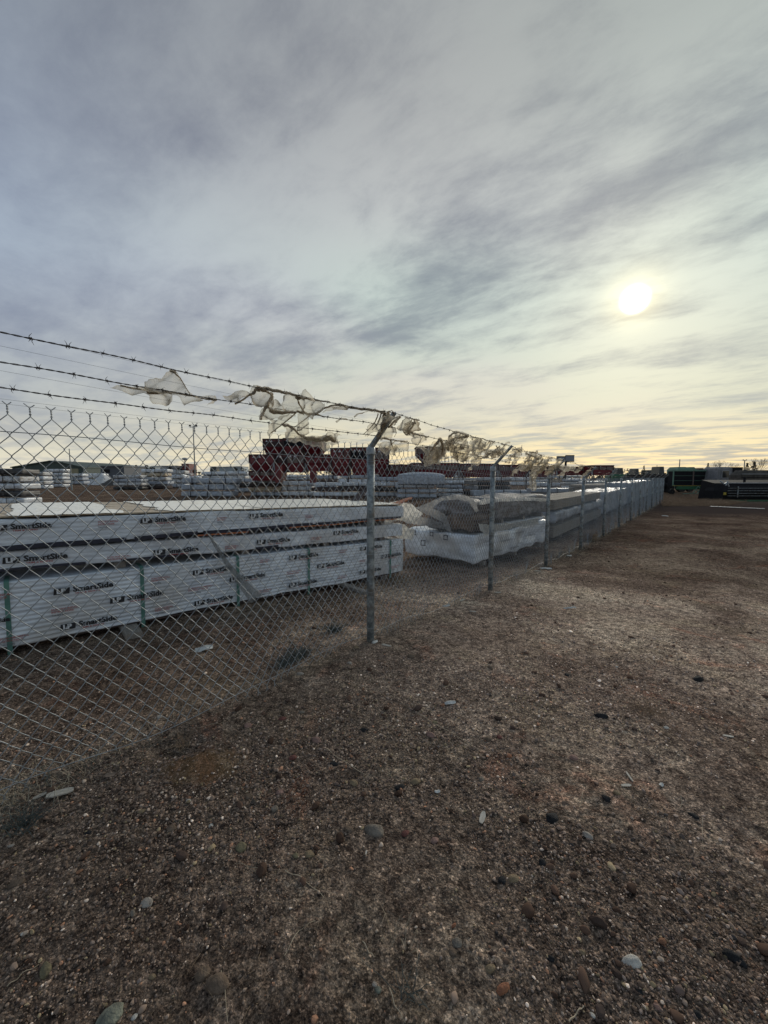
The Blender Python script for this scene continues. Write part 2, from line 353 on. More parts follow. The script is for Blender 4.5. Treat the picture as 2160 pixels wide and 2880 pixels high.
# ground: red-brown dirt with gravel
def ground_mat():
    m = bpy.data.materials.new('gravelly_dirt'); m.use_nodes = True; nt = m.node_tree; L = nt.links.new; b = nt.nodes['Principled BSDF']
    b.inputs['Roughness'].default_value = 1.0; b.inputs['Specular IOR Level'].default_value = .0
    t = nt.nodes.new('ShaderNodeTexCoord')
    def noise(sc, de, ro=.6, di=0, stretch=None):
        n = nt.nodes.new('ShaderNodeTexNoise'); n.inputs['Scale'].default_value = sc; n.inputs['Detail'].default_value = de; n.inputs['Roughness'].default_value = ro; n.inputs['Distortion'].default_value = di
        if stretch:
            mp = nt.nodes.new('ShaderNodeMapping'); mp.inputs['Scale'].default_value = stretch; L(t.outputs['Object'], mp.inputs[0]); L(mp.outputs[0], n.inputs['Vector'])
        else: L(t.outputs['Object'], n.inputs['Vector'])
        return n.outputs[0]
    def ramp(f, stops):
        r = nt.nodes.new('ShaderNodeValToRGB'); L(f, r.inputs[0]); e = r.color_ramp.elements
        while len(e) < len(stops): e.new(.5)
        for i, (p, c) in enumerate(stops): e[i].position = p; e[i].color = (*c, 1) if len(c) == 3 else c
        return r.outputs[0]
    def mix(f, a, bb, bl='MIX'):
        x = nt.nodes.new('ShaderNodeMix'); x.data_type = 'RGBA'; x.blend_type = bl
        for i, v in ((0, f), (6, a), (7, bb)):
            if isinstance(v, (int, float)): x.inputs[i].default_value = v
            elif isinstance(v, tuple): x.inputs[i].default_value = (*v, 1)
            else: L(v, x.inputs[i])
        return x.outputs[2]
    base = ramp(noise(.55, 5, .6, .6), [(.36, (.135, .100, .082)), (.50, (.235, .182, .150)), (.64, (.375, .305, .245))])
    olive = ramp(noise(1.3, 5, .65, .4), [(.50, (0, 0, 0)), (.66, (1, 1, 1))])
    base = mix(mix(.35, (0, 0, 0), olive), base, (.290, .235, .165))
    rust = ramp(noise(1.7, 6, .7, 1.0), [(.57, (0, 0, 0)), (.68, (1, 1, 1))])
    base = mix(mix(.5, (0, 0, 0), rust), base, (.33, .155, .105))
    # grains
    for sc, amt in ((260, .55), (120, .6), (60, .4)):
        v = nt.nodes.new('ShaderNodeTexVoronoi'); v.inputs['Scale'].default_value = sc; L(t.outputs['Object'], v.inputs['Vector'])
        sp = nt.nodes.new('ShaderNodeSeparateColor'); L(v.outputs['Color'], sp.inputs[0])
        grain = ramp(sp.outputs[0], [(.0, (.12, .11, .11)), (.45, (.70, .70, .70)), (.80, (1.25, 1.2, 1.15)), (.93, (1.6, 1.55, 1.5)), (.99, (2.6, 2.5, 2.4))])
        base = mix(amt, base, grain, 'MULTIPLY')
    dk = ramp(noise(14, 7, .78), [(.40, (.42, .41, .42)), (.60, (1.3, 1.3, 1.28))])
    base = mix(1.0, base, dk, 'MULTIPLY')
    # dark cinder track crossing in front of the dry grass on the right
    pos = nt.nodes.new('ShaderNodeSeparateXYZ'); L(t.outputs['Object'], pos.inputs[0])
    def mth(op, a, bb):
        q = nt.nodes.new('ShaderNodeMath'); q.operation = op; q.use_clamp = False
        for i, v in ((0, a), (1, bb)):
            if isinstance(v, (int, float)): q.inputs[i].default_value = v
            else: L(v, q.inputs[i])
        return q.outputs[0]
    qx = mth('DIVIDE', mth('ADD', pos.outputs[0], .96), .24); qy = mth('DIVIDE', mth('SUBTRACT', pos.outputs[1], 1.93), .16)
    qr = mth('ADD', mth('ADD', mth('MULTIPLY', qx, qx), mth('MULTIPLY', qy, qy)), mth('MULTIPLY', mth('SUBTRACT', noise(9, 5), .5), 2.4))
    base = mix(ramp(qr, [(.2, (.42, .42, .42)), (1.3, (0, 0, 0))]), base, (.21, .125, .06))
    # paler dusty ground where vehicles turn, browner ground further out
    ex = mth('DIVIDE', mth('SUBTRACT', pos.outputs[0], 2.8), 3.6); ey = mth('DIVIDE', mth('SUBTRACT', pos.outputs[1], 4.6), 3.6)
    er = mth('ADD', mth('ADD', mth('MULTIPLY', ex, ex), mth('MULTIPLY', ey, ey)), mth('MULTIPLY', mth('SUBTRACT', noise(.8, 5), .5), 2.2))
    pale = ramp(er, [(.35, (1, 1, 1)), (1.3, (0, 0, 0))])
    base = mix(pale, base, mix(1.0, base, (2.05, 2.1, 2.12), 'MULTIPLY'))
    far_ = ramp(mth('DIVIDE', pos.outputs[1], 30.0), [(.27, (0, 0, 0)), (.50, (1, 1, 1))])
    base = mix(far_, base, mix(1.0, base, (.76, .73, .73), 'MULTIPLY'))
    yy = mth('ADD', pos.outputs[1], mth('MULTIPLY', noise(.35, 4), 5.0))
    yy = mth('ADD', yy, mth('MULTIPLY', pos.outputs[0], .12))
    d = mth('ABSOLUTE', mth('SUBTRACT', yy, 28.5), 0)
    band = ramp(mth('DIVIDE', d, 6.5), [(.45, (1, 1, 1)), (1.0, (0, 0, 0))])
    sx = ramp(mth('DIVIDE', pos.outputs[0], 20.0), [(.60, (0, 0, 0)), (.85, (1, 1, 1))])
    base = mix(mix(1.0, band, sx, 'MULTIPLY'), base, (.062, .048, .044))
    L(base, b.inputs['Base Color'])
    # relief
    v = nt.nodes.new('ShaderNodeTexVoronoi'); v.inputs['Scale'].default_value = 110; L(t.outputs['Object'], v.inputs['Vector'])
    h = mth('ADD', mth('MULTIPLY', v.outputs['Distance'], -.5), mth('MULTIPLY', noise(45, 6, .75), 1.2))
    bp = nt.nodes.new('ShaderNodeBump'); bp.inputs['Strength'].default_value = .9; bp.inputs['Distance'].default_value = .012; L(h, bp.inputs['Height']); L(bp.outputs[0], b.inputs['Normal'])
    return m
M['ground'] = ground_mat()

# ------------------------------------------------------------------ ground sheet (polar grid round the viewpoint, real relief near by)
def ground_z(x, y):
    p = np.stack([x, y, np.zeros_like(x)], 1); r = np.hypot(x, y)
    z = g_np(x, y)
    near = np.clip(1 - (r - 9) / 10, 0, 1)
    z = z + near * (.020 * fbm(p * .9, 3, 5) + .012 * fbm(p * 4.5, 3, 9) + .007 * fbm(p * 17, 3, 21) + .0045 * fbm(p * 55, 2, 31))
    z = z - .075 * np.exp(-(((x + 1.19) / .13) ** 2 + ((y - 2.09) / .10) ** 2)) + .02 * np.exp(-(((x + 1.02) / .16) ** 2 + ((y - 1.96) / .12) ** 2))
    n_ = (x + .13) * .7728 - (y - 3.6) * .6347          # distance out from the fence: two shallow wheel ruts run along it
    for c_, w_, d_ in ((3.3, .16, .016), (5.0, .17, .014), (6.4, .15, .010)):
        wob = .18 * vnoise(np.stack([x * .35, y * .35, 0 * x + c_], 1), 3); z = z - d_ * near * np.exp(-((n_ - c_ + wob) / w_) ** 2) + .5 * d_ * near * np.exp(-((n_ - c_ + wob - w_ * 1.6) / (w_ * .7)) ** 2)
    z = z + (1 - near) * .02 * fbm(p * .3, 3, 77)
    return z
def gz(x, y): return float(ground_z(np.array([float(x)]), np.array([float(y)]))[0])
def gz_on(px, py):
    p = on_ground(px, py)
    for _ in range(4): p = P(px, py, gz(p.x, p.y))
    return p
angs = np.concatenate([np.radians(np.arange(-62, 62, .30)), np.radians(np.arange(62, 298, 6.0))])
rads = [0.45]
while rads[-1] < 14: rads.append(rads[-1] * 1.0085)
while rads[-1] < 3000: rads.append(rads[-1] * 1.10)
rads = np.array(rads); A, R = np.meshgrid(angs, rads)
gx = (np.sin(A) * R).ravel(); gy = (np.cos(A) * R).ravel()
zz = ground_z(gx, gy); na = len(angs); nr = len(rads)
vs = np.stack([gx, gy, zz], 1)
i0 = np.arange(nr - 1)[:, None] * na; j = np.arange(na)[None, :]; j2 = (j + 1) % na
quads = np.stack([i0 + j, i0 + j2, i0 + na + j2, i0 + na + j], -1).reshape(-1, 4)
cidx = len(vs); vs = np.vstack([vs, [0, 0, .08]])
me = bpy.data.meshes.new('ground')
fl = [tuple(q) for q in quads.tolist()] + [(cidx, int((k + 1) % na), int(k)) for k in range(na)]
me.from_pydata(vs.tolist(), [], fl); me.polygons.foreach_set('use_smooth', [True] * len(fl)); me.update(); me.materials.append(M['ground'])
gr = link(bpy.data.objects.new('ground', me)); gr['kind'] = 'structure'
del fl, quads

# ------------------------------------------------------------------ rounded, crinkled box for wrapped packs
def rbox(L, W, H, res=.25, rad=.02, ripple=0.0, crk=.01, cs=4, seed=0, sag=0.0, dome=0.0, fz=None, resz=None):
    nx = max(2, int(L / res)); ny = max(2, int(W / res)); nz = max(2, int(H / (resz or res)))
    idx = {}; V = []; Fc = []
    def vid(i, j, k):
        key = (i, j, k)
        if key not in idx: idx[key] = len(V); V.append((i / nx * L, j / ny * W, k / nz * H))
        return idx[key]
    for i in range(nx):
        for j in range(ny):
            Fc.append((vid(i, j, 0), vid(i, j + 1, 0), vid(i + 1, j + 1, 0), vid(i + 1, j, 0)))
            Fc.append((vid(i, j, nz), vid(i + 1, j, nz), vid(i + 1, j + 1, nz), vid(i, j + 1, nz)))
    for i in range(nx):
        for k in range(nz):
            Fc.append((vid(i, 0, k), vid(i + 1, 0, k), vid(i + 1, 0, k + 1), vid(i, 0, k + 1)))
            Fc.append((vid(i, ny, k), vid(i, ny, k + 1), vid(i + 1, ny, k + 1), vid(i + 1, ny, k)))
    for j in range(ny):
        for k in range(nz):
            Fc.append((vid(0, j, k), vid(0, j, k + 1), vid(0, j + 1, k + 1), vid(0, j + 1, k)))
            Fc.append((vid(nx, j, k), vid(nx, j + 1, k), vid(nx, j + 1, k + 1), vid(nx, j, k + 1)))
    V = np.array(V); B = np.array([L, W, H])
    inner = np.clip(V, rad, B - rad); n = V - inner
    ln = np.linalg.norm(n, axis=1, keepdims=True); n = n / np.maximum(ln, 1e-9)
    V = inner + n * rad
    d = crk * fbm(V * cs, 4, seed)
    if ripple: d = d + ripple * np.sin(V[:, 2] * 2 * math.pi / .042 + 2.2 * fbm(V * np.array([1.3, 1.3, 2]), 2, seed + 3)) * (.6 + .4 * vnoise(V * 2.5, seed + 5))
    V = V + n * d[:, None]
    if dome: V[:, 2] += dome * np.clip(V[:, 2] / H, 0, 1) * (np.sin(np.clip(V[:, 0] / L, 0, 1) * math.pi) ** .6 * np.sin(np.clip(V[:, 1] / W, 0, 1) * math.pi) ** .5)
    if sag: V[:, 2] += sag * np.sin(V[:, 0] * 2.1 + seed) * .5 + sag * fbm(V * np.array([.9, .2, .1]), 2, seed + 8)
    return V, Fc

# ------------------------------------------------------------------ near stack of wrapped siding packs
LD = Vector((.7407, .6719, 0)); LNn = Vector((-.6719, .7407, 0))       # along the front face / away from the viewer
L0 = Vector((-3.286, 3.202, 0)); LA = math.atan2(LD.y, LD.x)
S0, S1 = -.62, 4.88
def stack_frame(s, z, n=0.0): return L0 + LD * s + LNn * n + Vector((0, 0, z))
def face_sz(px, py, n=0.0):
    """point of the photograph on the front face of the near stack -> (s, z)"""
    r = ray(px, py); o = L0 + LNn * n
    t = (o.x * LNn.x + o.y * LNn.y) / (r.x * LNn.x + r.y * LNn.y)
    p = r * t; return (Vector((p.x, p.y, 0)) - L0).dot(LD), EYE + p.z
PACKS = {  # name: (bottom z at s=0, slope, top z at s=0, slope, setback)
    'low': (.150, -.0255, .712, -.029, 0.0), 'mid': (.808, -.0365, .982, -.031, .02), 'top': (1.000, -.010, 1.256, -.0235, -.01)}
def pack_z(key, s, f):
    b0, bs, t0, ts, _ = PACKS[key]; return (b0 + bs * s) * (1 - f) + (t0 + ts * s) * f
def near_pack(key, label, ripple, seed):
    b0, bs, t0, ts, back = PACKS[key]
    root = empty('siding_pack', (L0.x + LD.x * S0 + LNn.x * back, L0.y + LD.y * S0 + LNn.y * back, 0), LA)
    tag(root, label, 'siding pack', 'wrapped siding packs of the near stack')
    Lg = S1 - S0; H = t0 - b0
    V, Fc = rbox(Lg, 2.35, H, .05, .014, ripple, .016, 3.6, seed, resz=.011)
    f = V[:, 2] / H; s = V[:, 0] + S0
    V[:, 2] = (b0 + bs * s) * (1 - f) + (t0 + ts * s) * f + .016 * fbm(np.stack([s * 1.1, s * 0, s * 0], 1), 3, seed)
    o = mesh_obj('wrap', V, Fc, M['wrap'], root, True)
    return root
pk_low = near_pack('low', 'tall bottom pack of printed white siding held by teal straps behind the fence', .0075, 3)
pk_mid = near_pack('mid', 'thin middle pack of printed white siding between two dark gaps', .004, 11)
pk_top = near_pack('top', 'uppermost printed siding pack with tan boards showing through film on top', .004, 19)
# tan panel faces seen through the sheer film on the top pack
def board_top():
    k = 0
    n_rows = 12; w = 2.30 / n_rows
    for r in range(n_rows):
        s = .02
        while s < (S1 - S0) - .05:
            l = min(random.choice((.9, 1.3, 1.9)), (S1 - S0) - .03 - s)
            c = s + l / 2; z = t_top(c + S0) + .014 + random.uniform(-.0025, .003)
            mb = MB(); mb.box((c, .03 + w * (r + .5), z), (l - .006, w - .008, .012), tilt=Matrix.Rotation(.0235, 3, 'Y'))
            mb.build('siding_board', M['lumber'], pk_top); s += l; k += 1
def t_top(s): return 1.256 - .0235 * s
board_top()
def sheet(name, u0, u1, v0, v1, zf, amp, m, parent, seed, nu=60, nv=24, ragged=.12):
    V = []; Fc = []
    for i in range(nu + 1):
        for j_ in range(nv + 1):
            V.append((u0 + (u1 - u0) * i / nu, v0 + (v1 - v0) * j_ / nv, 0))
    V = np.array(V, float); n1 = fbm(V * np.array([2.2, 1.1, 0]) + 3, 4, seed); ri = np.abs(fbm(V * np.array([6, 2.2, 0]), 3, seed + 4))
    e = (V[:, 0] - (u0 + u1) / 2) / ((u1 - u0) / 2)
    V[:, 0] += ragged * e * fbm(np.stack([V[:, 1] * 3, V[:, 0] * .5, 0 * V[:, 0]], 1), 4, seed + 9)
    V[:, 2] = np.array([zf(a) for a in V[:, 0]]) + amp * (.6 + .5 * n1 + .8 * (1 - ri * 2).clip(0))
    for i in range(nu):
        for j_ in range(nv):
            a = i * (nv + 1) + j_; Fc.append((a, a + nv + 1, a + nv + 2, a + 1))
    return mesh_obj(name, V, Fc, m, parent, True)
for k, (a, b) in enumerate(((.75, 1.55), (1.95, 3.05), (3.0, 4.1), (4.0, 5.5))):
    sheet('top_film', a, b, .0, 2.33, lambda u: t_top(u + S0) + .021, .006, M['wrap_top'], pk_top, 40 + k)
# printed bands along the foot of the two upper packs
def band(key, parent, s0, s1, f0, f1, m, off, name):
    mb = MB(); n = int((s1 - s0) / .08)
    b = len(mb.v)
    for i in range(n + 1):
        s = s0 + (s1 - s0) * i / n; z0 = pack_z(key, s, f0); z1 = pack_z(key, s, f1); wv = .004 * math.sin(s * 5)
        for (y, z) in ((-off, z0 + wv), (-off, z1 + wv), (.004, z1 + wv), (.004, z0 + wv)): mb.v.append(Vector((s - S0, y, z)))
    for i in range(n):
        for k in range(4):
            mb.f.append([b + i * 4 + k, b + i * 4 + (k + 1) % 4, b + (i + 1) * 4 + (k + 1) % 4, b + (i + 1) * 4 + k])
    mb.f.append([b, b + 1, b + 2, b + 3]); mb.f.append([b + n * 4 + k for k in (3, 2, 1, 0)])
    return mb.build(name, m, parent)
for a, b in ((-.6, .95), (1.02, 1.62), (1.68, 3.1), (3.16, 4.8)):
    band('top', pk_top, a, b, -.05, .10, M['navy'], .013, 'printed_band')
for a, b in ((1.62, 2.2), (2.75, 4.7)):
    band('top', pk_top, a, b, -.14, -.075, M['orange'], .010, 'orange_stripe')
for a, b in ((-.6, .62), (.9, 1.5), (2.3, 2.6)):
    band('mid', pk_mid, a, b, .0, .12, M['navy'], .013, 'printed_band')
TXT = {}
def text_mesh(s, size, off):
    k = (s, size, off)
    if k in TXT: return TXT[k]
    cu = bpy.data.curves.new('lettering', 'FONT'); cu.body = s; cu.size = size; cu.offset = off; cu.resolution_u = 2; cu.fill_mode = 'FRONT'
    ob = bpy.data.objects.new('lettering', cu); link(ob); dg = bpy.context.evaluated_depsgraph_get()
    me_ = bpy.data.meshes.new_from_object(ob.evaluated_get(dg)); bpy.data.objects.remove(ob); bpy.data.curves.remove(cu)
    co = [v.co.copy() for v in me_.vertices]; fs = [tuple(p.vertices) for p in me_.polygons]; bpy.data.meshes.remove(me_)
    TXT[k] = (co, fs); return TXT[k]
def prism(mb, co, fs, thick=.0012):
    b = len(mb.v); mb.v += co; mb.f += [[b + i for i in f] for f in fs]
def print_on(name, key, parent, m, parts, s, z, lift):
    """parts: list of (string,size,offset,dx,dz); s,z = where the left foot of the print stands"""
    mb = MB()
    slope = (PACKS[key][1] * .5 + PACKS[key][3] * .5)
    for (st, size, off, ddx, ddz, sx) in parts:
        if st == '#':
            w, h = size; co = [Vector((0, 0, 0)), Vector((w, 0, 0)), Vector((w + h * .12, h, 0)), Vector((h * .12, h, 0))]; fs = [(0, 1, 2, 3)]
        else: co, fs = text_mesh(st, size, off)
        mb2 = [Vector((ddx + c.x * sx + s - S0, -lift, z + ddz + c.y + slope * (ddx + c.x))) for c in co]
        prism(mb, mb2, fs)
    return mb.build(name, m, parent)
def rp(k, x, y):    # crop coordinates -> photograph pixels
    ox, oy, sc = {5: (0, 1380, 2.37), 6: (600, 1340, 2.592)}[k]; return ox + x / sc, oy + y / sc
LOGOS = [('low', 5, 355, 695, 755, 640), ('low', 5, 730, 752, 1090, 705), ('low', 5, 1280, 565, 1550, 525), ('low', 5, 400, 930, 780, 855), ('low', 5, 1290, 768, 1550, 735),
         ('low', 6, 545, 610, 760, 580), ('low', 6, 750, 672, 950, 648), ('low', 6, 545, 810, 750, 772), ('low', 6, 112, 770, 375, 742), ('low', 6, 1065, 541, 1225, 512), ('low', 6, 1060, 712, 1215, 675), ('low', 6, 1220, 598, 1365, 582),
         ('low', 5, -320, 930, 70, 868),
         ('mid', 5, 15, 490, 455, 474), ('mid', 5, 1020, 433, 1325, 405), ('mid', 6, 315, 498, 560, 474), ('mid', 6, 875, 428, 1060, 405),
         ('top', 5, -60, 268, 345, 248), ('top', 5, 930, 218, 1235, 205), ('top', 6, 255, 306, 500, 295)]
roots = {'low': pk_low, 'mid': pk_mid, 'top': pk_top}
for key, k, x0, y0, x1, y1 in LOGOS:
    s0, z0 = face_sz(*rp(k, x0, y0)); s1, z1 = face_sz(*rp(k, x1, y1)); w = s1 - s0
    q = w / .445; lift = .021
    sz = .092 * q
    print_on('printed_logo', key, roots[key], M['ink'], [('#', (.112 * q, .056 * q), 0, 0, 0, 1)], s0, z0, lift)
    print_on('logo_letters', key, roots[key], M['white_ink'], [('LP', .058 * q, .003, .022 * q, .010 * q, 1.1)], s0, z0, lift + .003)
    print_on('brand_lettering', key, roots[key], M['ink'], [('SmartSide', sz * .78, .0030, .138 * q, .010 * q, 1.05)], s0, z0, lift)
    print_on('small_red_lettering', key, roots[key], M['red_ink'], [('TRIM & SIDING', .020 * q, .0006, .15 * q, -.014 * q, 1.4)], s0, z0, lift)
REDS = [('low', 5, 340, 800, 540), ('low', 5, 1005, 590, 1140), ('low', 5, 1250, 658, 1430), ('low', 5, 1030, 790, 1160), ('low', 5, 0, 995, 210), ('low', 5, -120, 715, 100),
        ('low', 6, 335, 615, 410), ('low', 6, 530, 703, 645), ('low', 6, 320, 838, 430), ('low', 6, 910, 545, 975), ('low', 6, 1060, 615, 1112), ('low', 6, 900, 735, 975), ('low', 6, 1290, 660, 1350),
        ('mid', 5, 715, 450, 885), ('mid', 5, 1500, 378, 1600), ('mid', 6, 710, 452, 795), ('top', 5, 650, 212, 795), ('top', 5, 1440, 185, 1515), ('top', 6, 660, 292, 725)]
for key, k, x0, y0, x1 in REDS:
    s0, z0 = face_sz(*rp(k, x0, y0)); s1, _ = face_sz(*rp(k, x1, y0 - 20)); q = (s1 - s0) / .24
    lift = .021
    print_on('red_lettering', key, roots[key], M['red_ink'], [('SCAN FOR INSTALL', .023, .0006, 0, 0, q * 1.1), ('INSTRUCTIONS', .023, .0006, 0, -.024, q * 1.1)], s0, z0, lift)
    print_on('grey_lettering', key, roots[key], M['grey_ink'], [('Trim & Siding', .022, .0006, 0, -.052, q * .9)], s0, z0, lift)
# teal straps with a tail under the pack
for px_, y0, y1 in ((18, 1640, 1838), (397, 1584, 1765), (667, 1560, 1712), (867, 1535, 1664), (1097, 1512, 1600)):
    s, z1_ = face_sz(px_, y0); _, z0_ = face_sz(px_, y1)
    mb = MB(); zt = pack_z('low', s, 1); zb = pack_z('low', s, 0)
    pts = [(zt + .012, .25), (zt + .014, .02), (zt + .004, -.018), (zt - .2, -.016), (zb + .15, -.017), (zb - .02, -.018), (zb - .07, -.012)]
    b = len(mb.v); w = .017
    for z, y in pts:
        for (dx_, dy_) in ((-w, 0), (w, 0), (w, .0016), (-w, .0016)): mb.v.append(Vector((s - S0 + dx_ + (z - zt) * .02, y + dy_, z)))
    for i in range(len(pts) - 1):
        for k in range(4): mb.f.append([b + i * 4 + k, b + i * 4 + (k + 1) % 4, b + (i + 1) * 4 + (k + 1) % 4, b + (i + 1) * 4 + k])
    mb.build('strap', M['strap'], pk_low)
# timber bearers under the packs
def timber(p0, p1, w, h, m, label, group=None, cat='timber'):
    d = p1 - p0; L = d.length; rz = math.atan2(d.y, d.x); o = MB(); rings = []
    for i in range(7):
        f = i / 6; j_ = [random.uniform(-.004, .004) for _ in range(4)]; c = .008
        rings.append([(L * f, -w / 2 + c, j_[0]), (L * f, w / 2 - c, j_[0]), (L * f, w / 2 + j_[1], c), (L * f, w / 2 + j_[1], h - c), (L * f, w / 2 - c, h + j_[2]), (L * f, -w / 2 + c, h + j_[2]), (L * f, -w / 2 + j_[3], h - c), (L * f, -w / 2 + j_[3], c)])
    o.loft(rings); ob = o.build('bearer_timber', m); ob.location = p0; ob.rotation_euler = (0, -math.asin(d.z / L), rz)
    tag(ob, label, cat, group); return ob
for s, ext, lab in ((.93, .28, 'grey square timber end sticking out under the siding stack toward the fence'), (3.62, .55, 'thin grey timber poking out low near the right end of the siding stack')):
    p = stack_frame(s, 0, -ext); q = stack_frame(s + .02, 0, 2.4)
    zb = pack_z('low', s, 0) - .012
    h = min(.12, max(.05, zb - gz(p.x, p.y)))
    p.z = zb - h; q.z = zb - h
    timber(p, q, .14 if s < 1 else .09, h, M['lumber_grey'], lab, 'bearers under the near siding stack')
for s in (-.3, 2.2, 4.5):
    p = stack_frame(s, 0, .04); q = stack_frame(s, 0, 2.35); zb = pack_z('low', s, 0) - .012
    h = .10; p.z = zb - h; q.z = zb - h
    timber(p, q, .10, h, M['lumber_grey'], 'dark timber bearer in the shadow under the siding stack', 'bearers under the near siding stack')
# skid board along the foot of the bottom pack, brownish
for a, b in ((-.55, 1.9), (2.0, 4.8)):
    mb = MB(); mb.box(((b + a) / 2 - S0, .06, pack_z('low', (a + b) / 2, 0) - .010), (b - a, .09, .016), tilt=Matrix.Rotation(.0255, 3, 'Y')); mb.build('skid_board', M['brown_board'], pk_low)
for key, za in (('mid', -.035), ('top', -.012)):
    for s in (-.35, .9, 2.2, 3.4, 4.5):
        zb = pack_z(key, s, 0); zt = pack_z('low' if key == 'mid' else 'mid', s, 1)
        hh = zb - zt - .012
        if hh < .012: continue
        p = stack_frame(s, zt + .004, .10); q = stack_frame(s, zt + .004, 2.25)
        timber(p, q, .09, hh, M['lumber_grey'], 'flat sticker timber spacing the middle pack above the bottom pack' if key == 'mid' else 'flat sticker timber spacing the top pack above the middle pack', 'spacer timbers in the near stack')

# ------------------------------------------------------------------ generic pack used for the other stacks
def pack(name, origin, d, L, W, H, m, label, cat, group=None, res=.12, crk=.02, cs=3, seed=0, rad=.03, dome=0, sag=0, bearers=True, ripple=0, boards=None, part='wrap'):
    rz = math.atan2(d.y, d.x); root = empty(name, origin, rz); tag(root, label, cat, group)
    if boards:      # visible timber layers: every board its own part
        nz, ny, mm = boards; bh = H / nz; bw = W / ny; src = None
        for k in range(nz):
            for j_ in range(ny):
                if not (j_ == 0 or k == nz - 1 or j_ == ny - 1): continue
                jit = random.uniform(-.03, .03)
                if src is None:
                    mb = MB(); mb.box((L / 2, 0, 0), (L, bw * .95, bh * .80)); src = mb.build('board', mm, root); o = src
                else: o = share('board', src, root)
                o.location = (jit, bw * (j_ + .5), bh * (k + .5))
        mb = MB(); mb.box((L / 2, W / 2, H / 2), (L * .985, W - 2.05 * bw, H - 2.05 * bh)); mb.build('board_core', mm, root)
    else:
        V, Fc = rbox(L, W, H, res, rad, ripple, crk, cs, seed, sag, dome); mesh_obj(part, V, Fc, m, root, True)
    if bearers:
        gzz = origin.z - .09
        for f in (.12, .5, .88):
            mb = MB(); mb.box((L * f, W / 2, -.05), (.09, W * .98, .085)); mb.build('bearer', M['lumber_grey'], root)
    return root
# second stack: white wrapped pack with its end toward the viewer
C = P(1333, 1587, -.02); Rr = P(1540, 1527, -.06); Lf = P(1135, 1561, .0)
d2 = (Rr - C); d2.z = 0; L2 = d2.length; d2.normalize(); n2 = Vector((-d2.y, d2.x, 0)); w2 = (Lf - C).dot(n2) * 1.16
zt2 = EYE + ray(1340, 1509).z / ray(1340, 1509).y * C.y
p2 = pack('siding_pack', C, d2, L2, w2, zt2 + .02, M['wrap'], 'white wrapped pack with bulging end and square blue marks low beside the second fence post', 'siding pack', 'packs of the second stack', .035, .055, 3.4, 51, .05, ripple=.007, sag=.03)
for (a, b, w_) in ((.35, .42, .10), (.8, .44, .09), (1.15, .40, .10), (.6, .22, .12)):
    mb = MB(); y = w2 - a
    for (zz0, zz1, y0_, y1_) in ((b, b + w_, y, y + .018), (b, b + w_, y + w_ - .018, y + w_), (b, b + .015, y, y + w_), (b + w_ - .015, b + w_, y, y + w_)):
        mb.box((-.052, (y0_ + y1_) / 2, (zz0 + zz1) / 2), (.004, y1_ - y0_, zz1 - zz0))
    mb.build('square_mark', M['navy'], p2)
for k, (u, z) in enumerate(((.25, .38), (.95, .30), (1.65, .40), (2.3, .28), (.6, .12), (1.4, .1), (2.1, .08))):
    mb = MB(); co, fs = text_mesh('LP SmartSide', .075, .001); mb.v += [Vector((u + c.x, -.058, z + c.y)) for c in co]; mb.f += [list(f) for f in fs]; mb.build('brand_lettering', M['grey_ink'], p2)
zb = zt2 + .03
o = C + d2 * .9 + n2 * .05; o.z = zb
pack('siding_pack', o, d2, L2 - .95, w2 - .1, .10, M['wrap_old'], 'thin dirty wrapped pack lying between white pack and brown boards', 'siding pack', 'packs of the second stack', .08, .02, 4, 52, .03, bearers=True)
o = C + d2 * 1.0 + n2 * .10; o.z = zb + .19
zt3 = EYE + ray(1400, 1404).z / ray(1400, 1404).y * (C + d2 * 1.2).y
HB = zt3 - o.z
pack('board_pack', o, d2, L2 - .80, 1.25, HB * .98, M['murky'], 'long dark plastic wrapped pack behind the second fence post', 'wrapped pack', 'packs of the second stack', .05, .055, 3.2, 54, .05, sag=.05, ripple=.006)
# crushed bundle on the left end: cartons buried under lumpy grey film
az = math.atan2(d2.y, d2.x)
for k, (a, n, z, w_, dd, h, lab) in enumerate(((.05, .08, zb + .02, .85, .62, .30, 'squashed brown carton at the left corner of the torn bundle'),
        (.12, .72, zb + .02, .8, .55, .22, 'flattened dark carton deeper in the torn bundle'),
        (.10, .15, zb + .34, .8, .95, .24, 'wide brown carton on top of the torn bundle'))):
    p = C + d2 * a + n2 * n; V, Fc = rbox(w_, dd, h, .035, .07, .006, .10, 3.6, 60 + k, dome=.10)
    r = empty('carton', (p.x, p.y, z), az + random.uniform(-.06, .06)); tag(r, lab, 'carton', 'crushed cartons on the second stack')
    mesh_obj('carton_body', V, Fc, M['murky'] if k != 0 else M['crate'], r, True)
    for kk in range(3):
        mb = MB(); mb.box((w_ / 2, -.02, h * (.2 + .28 * kk)), (w_ * .9, .02, .02)); mb.build('tape_strip', M['brown_board'], r)

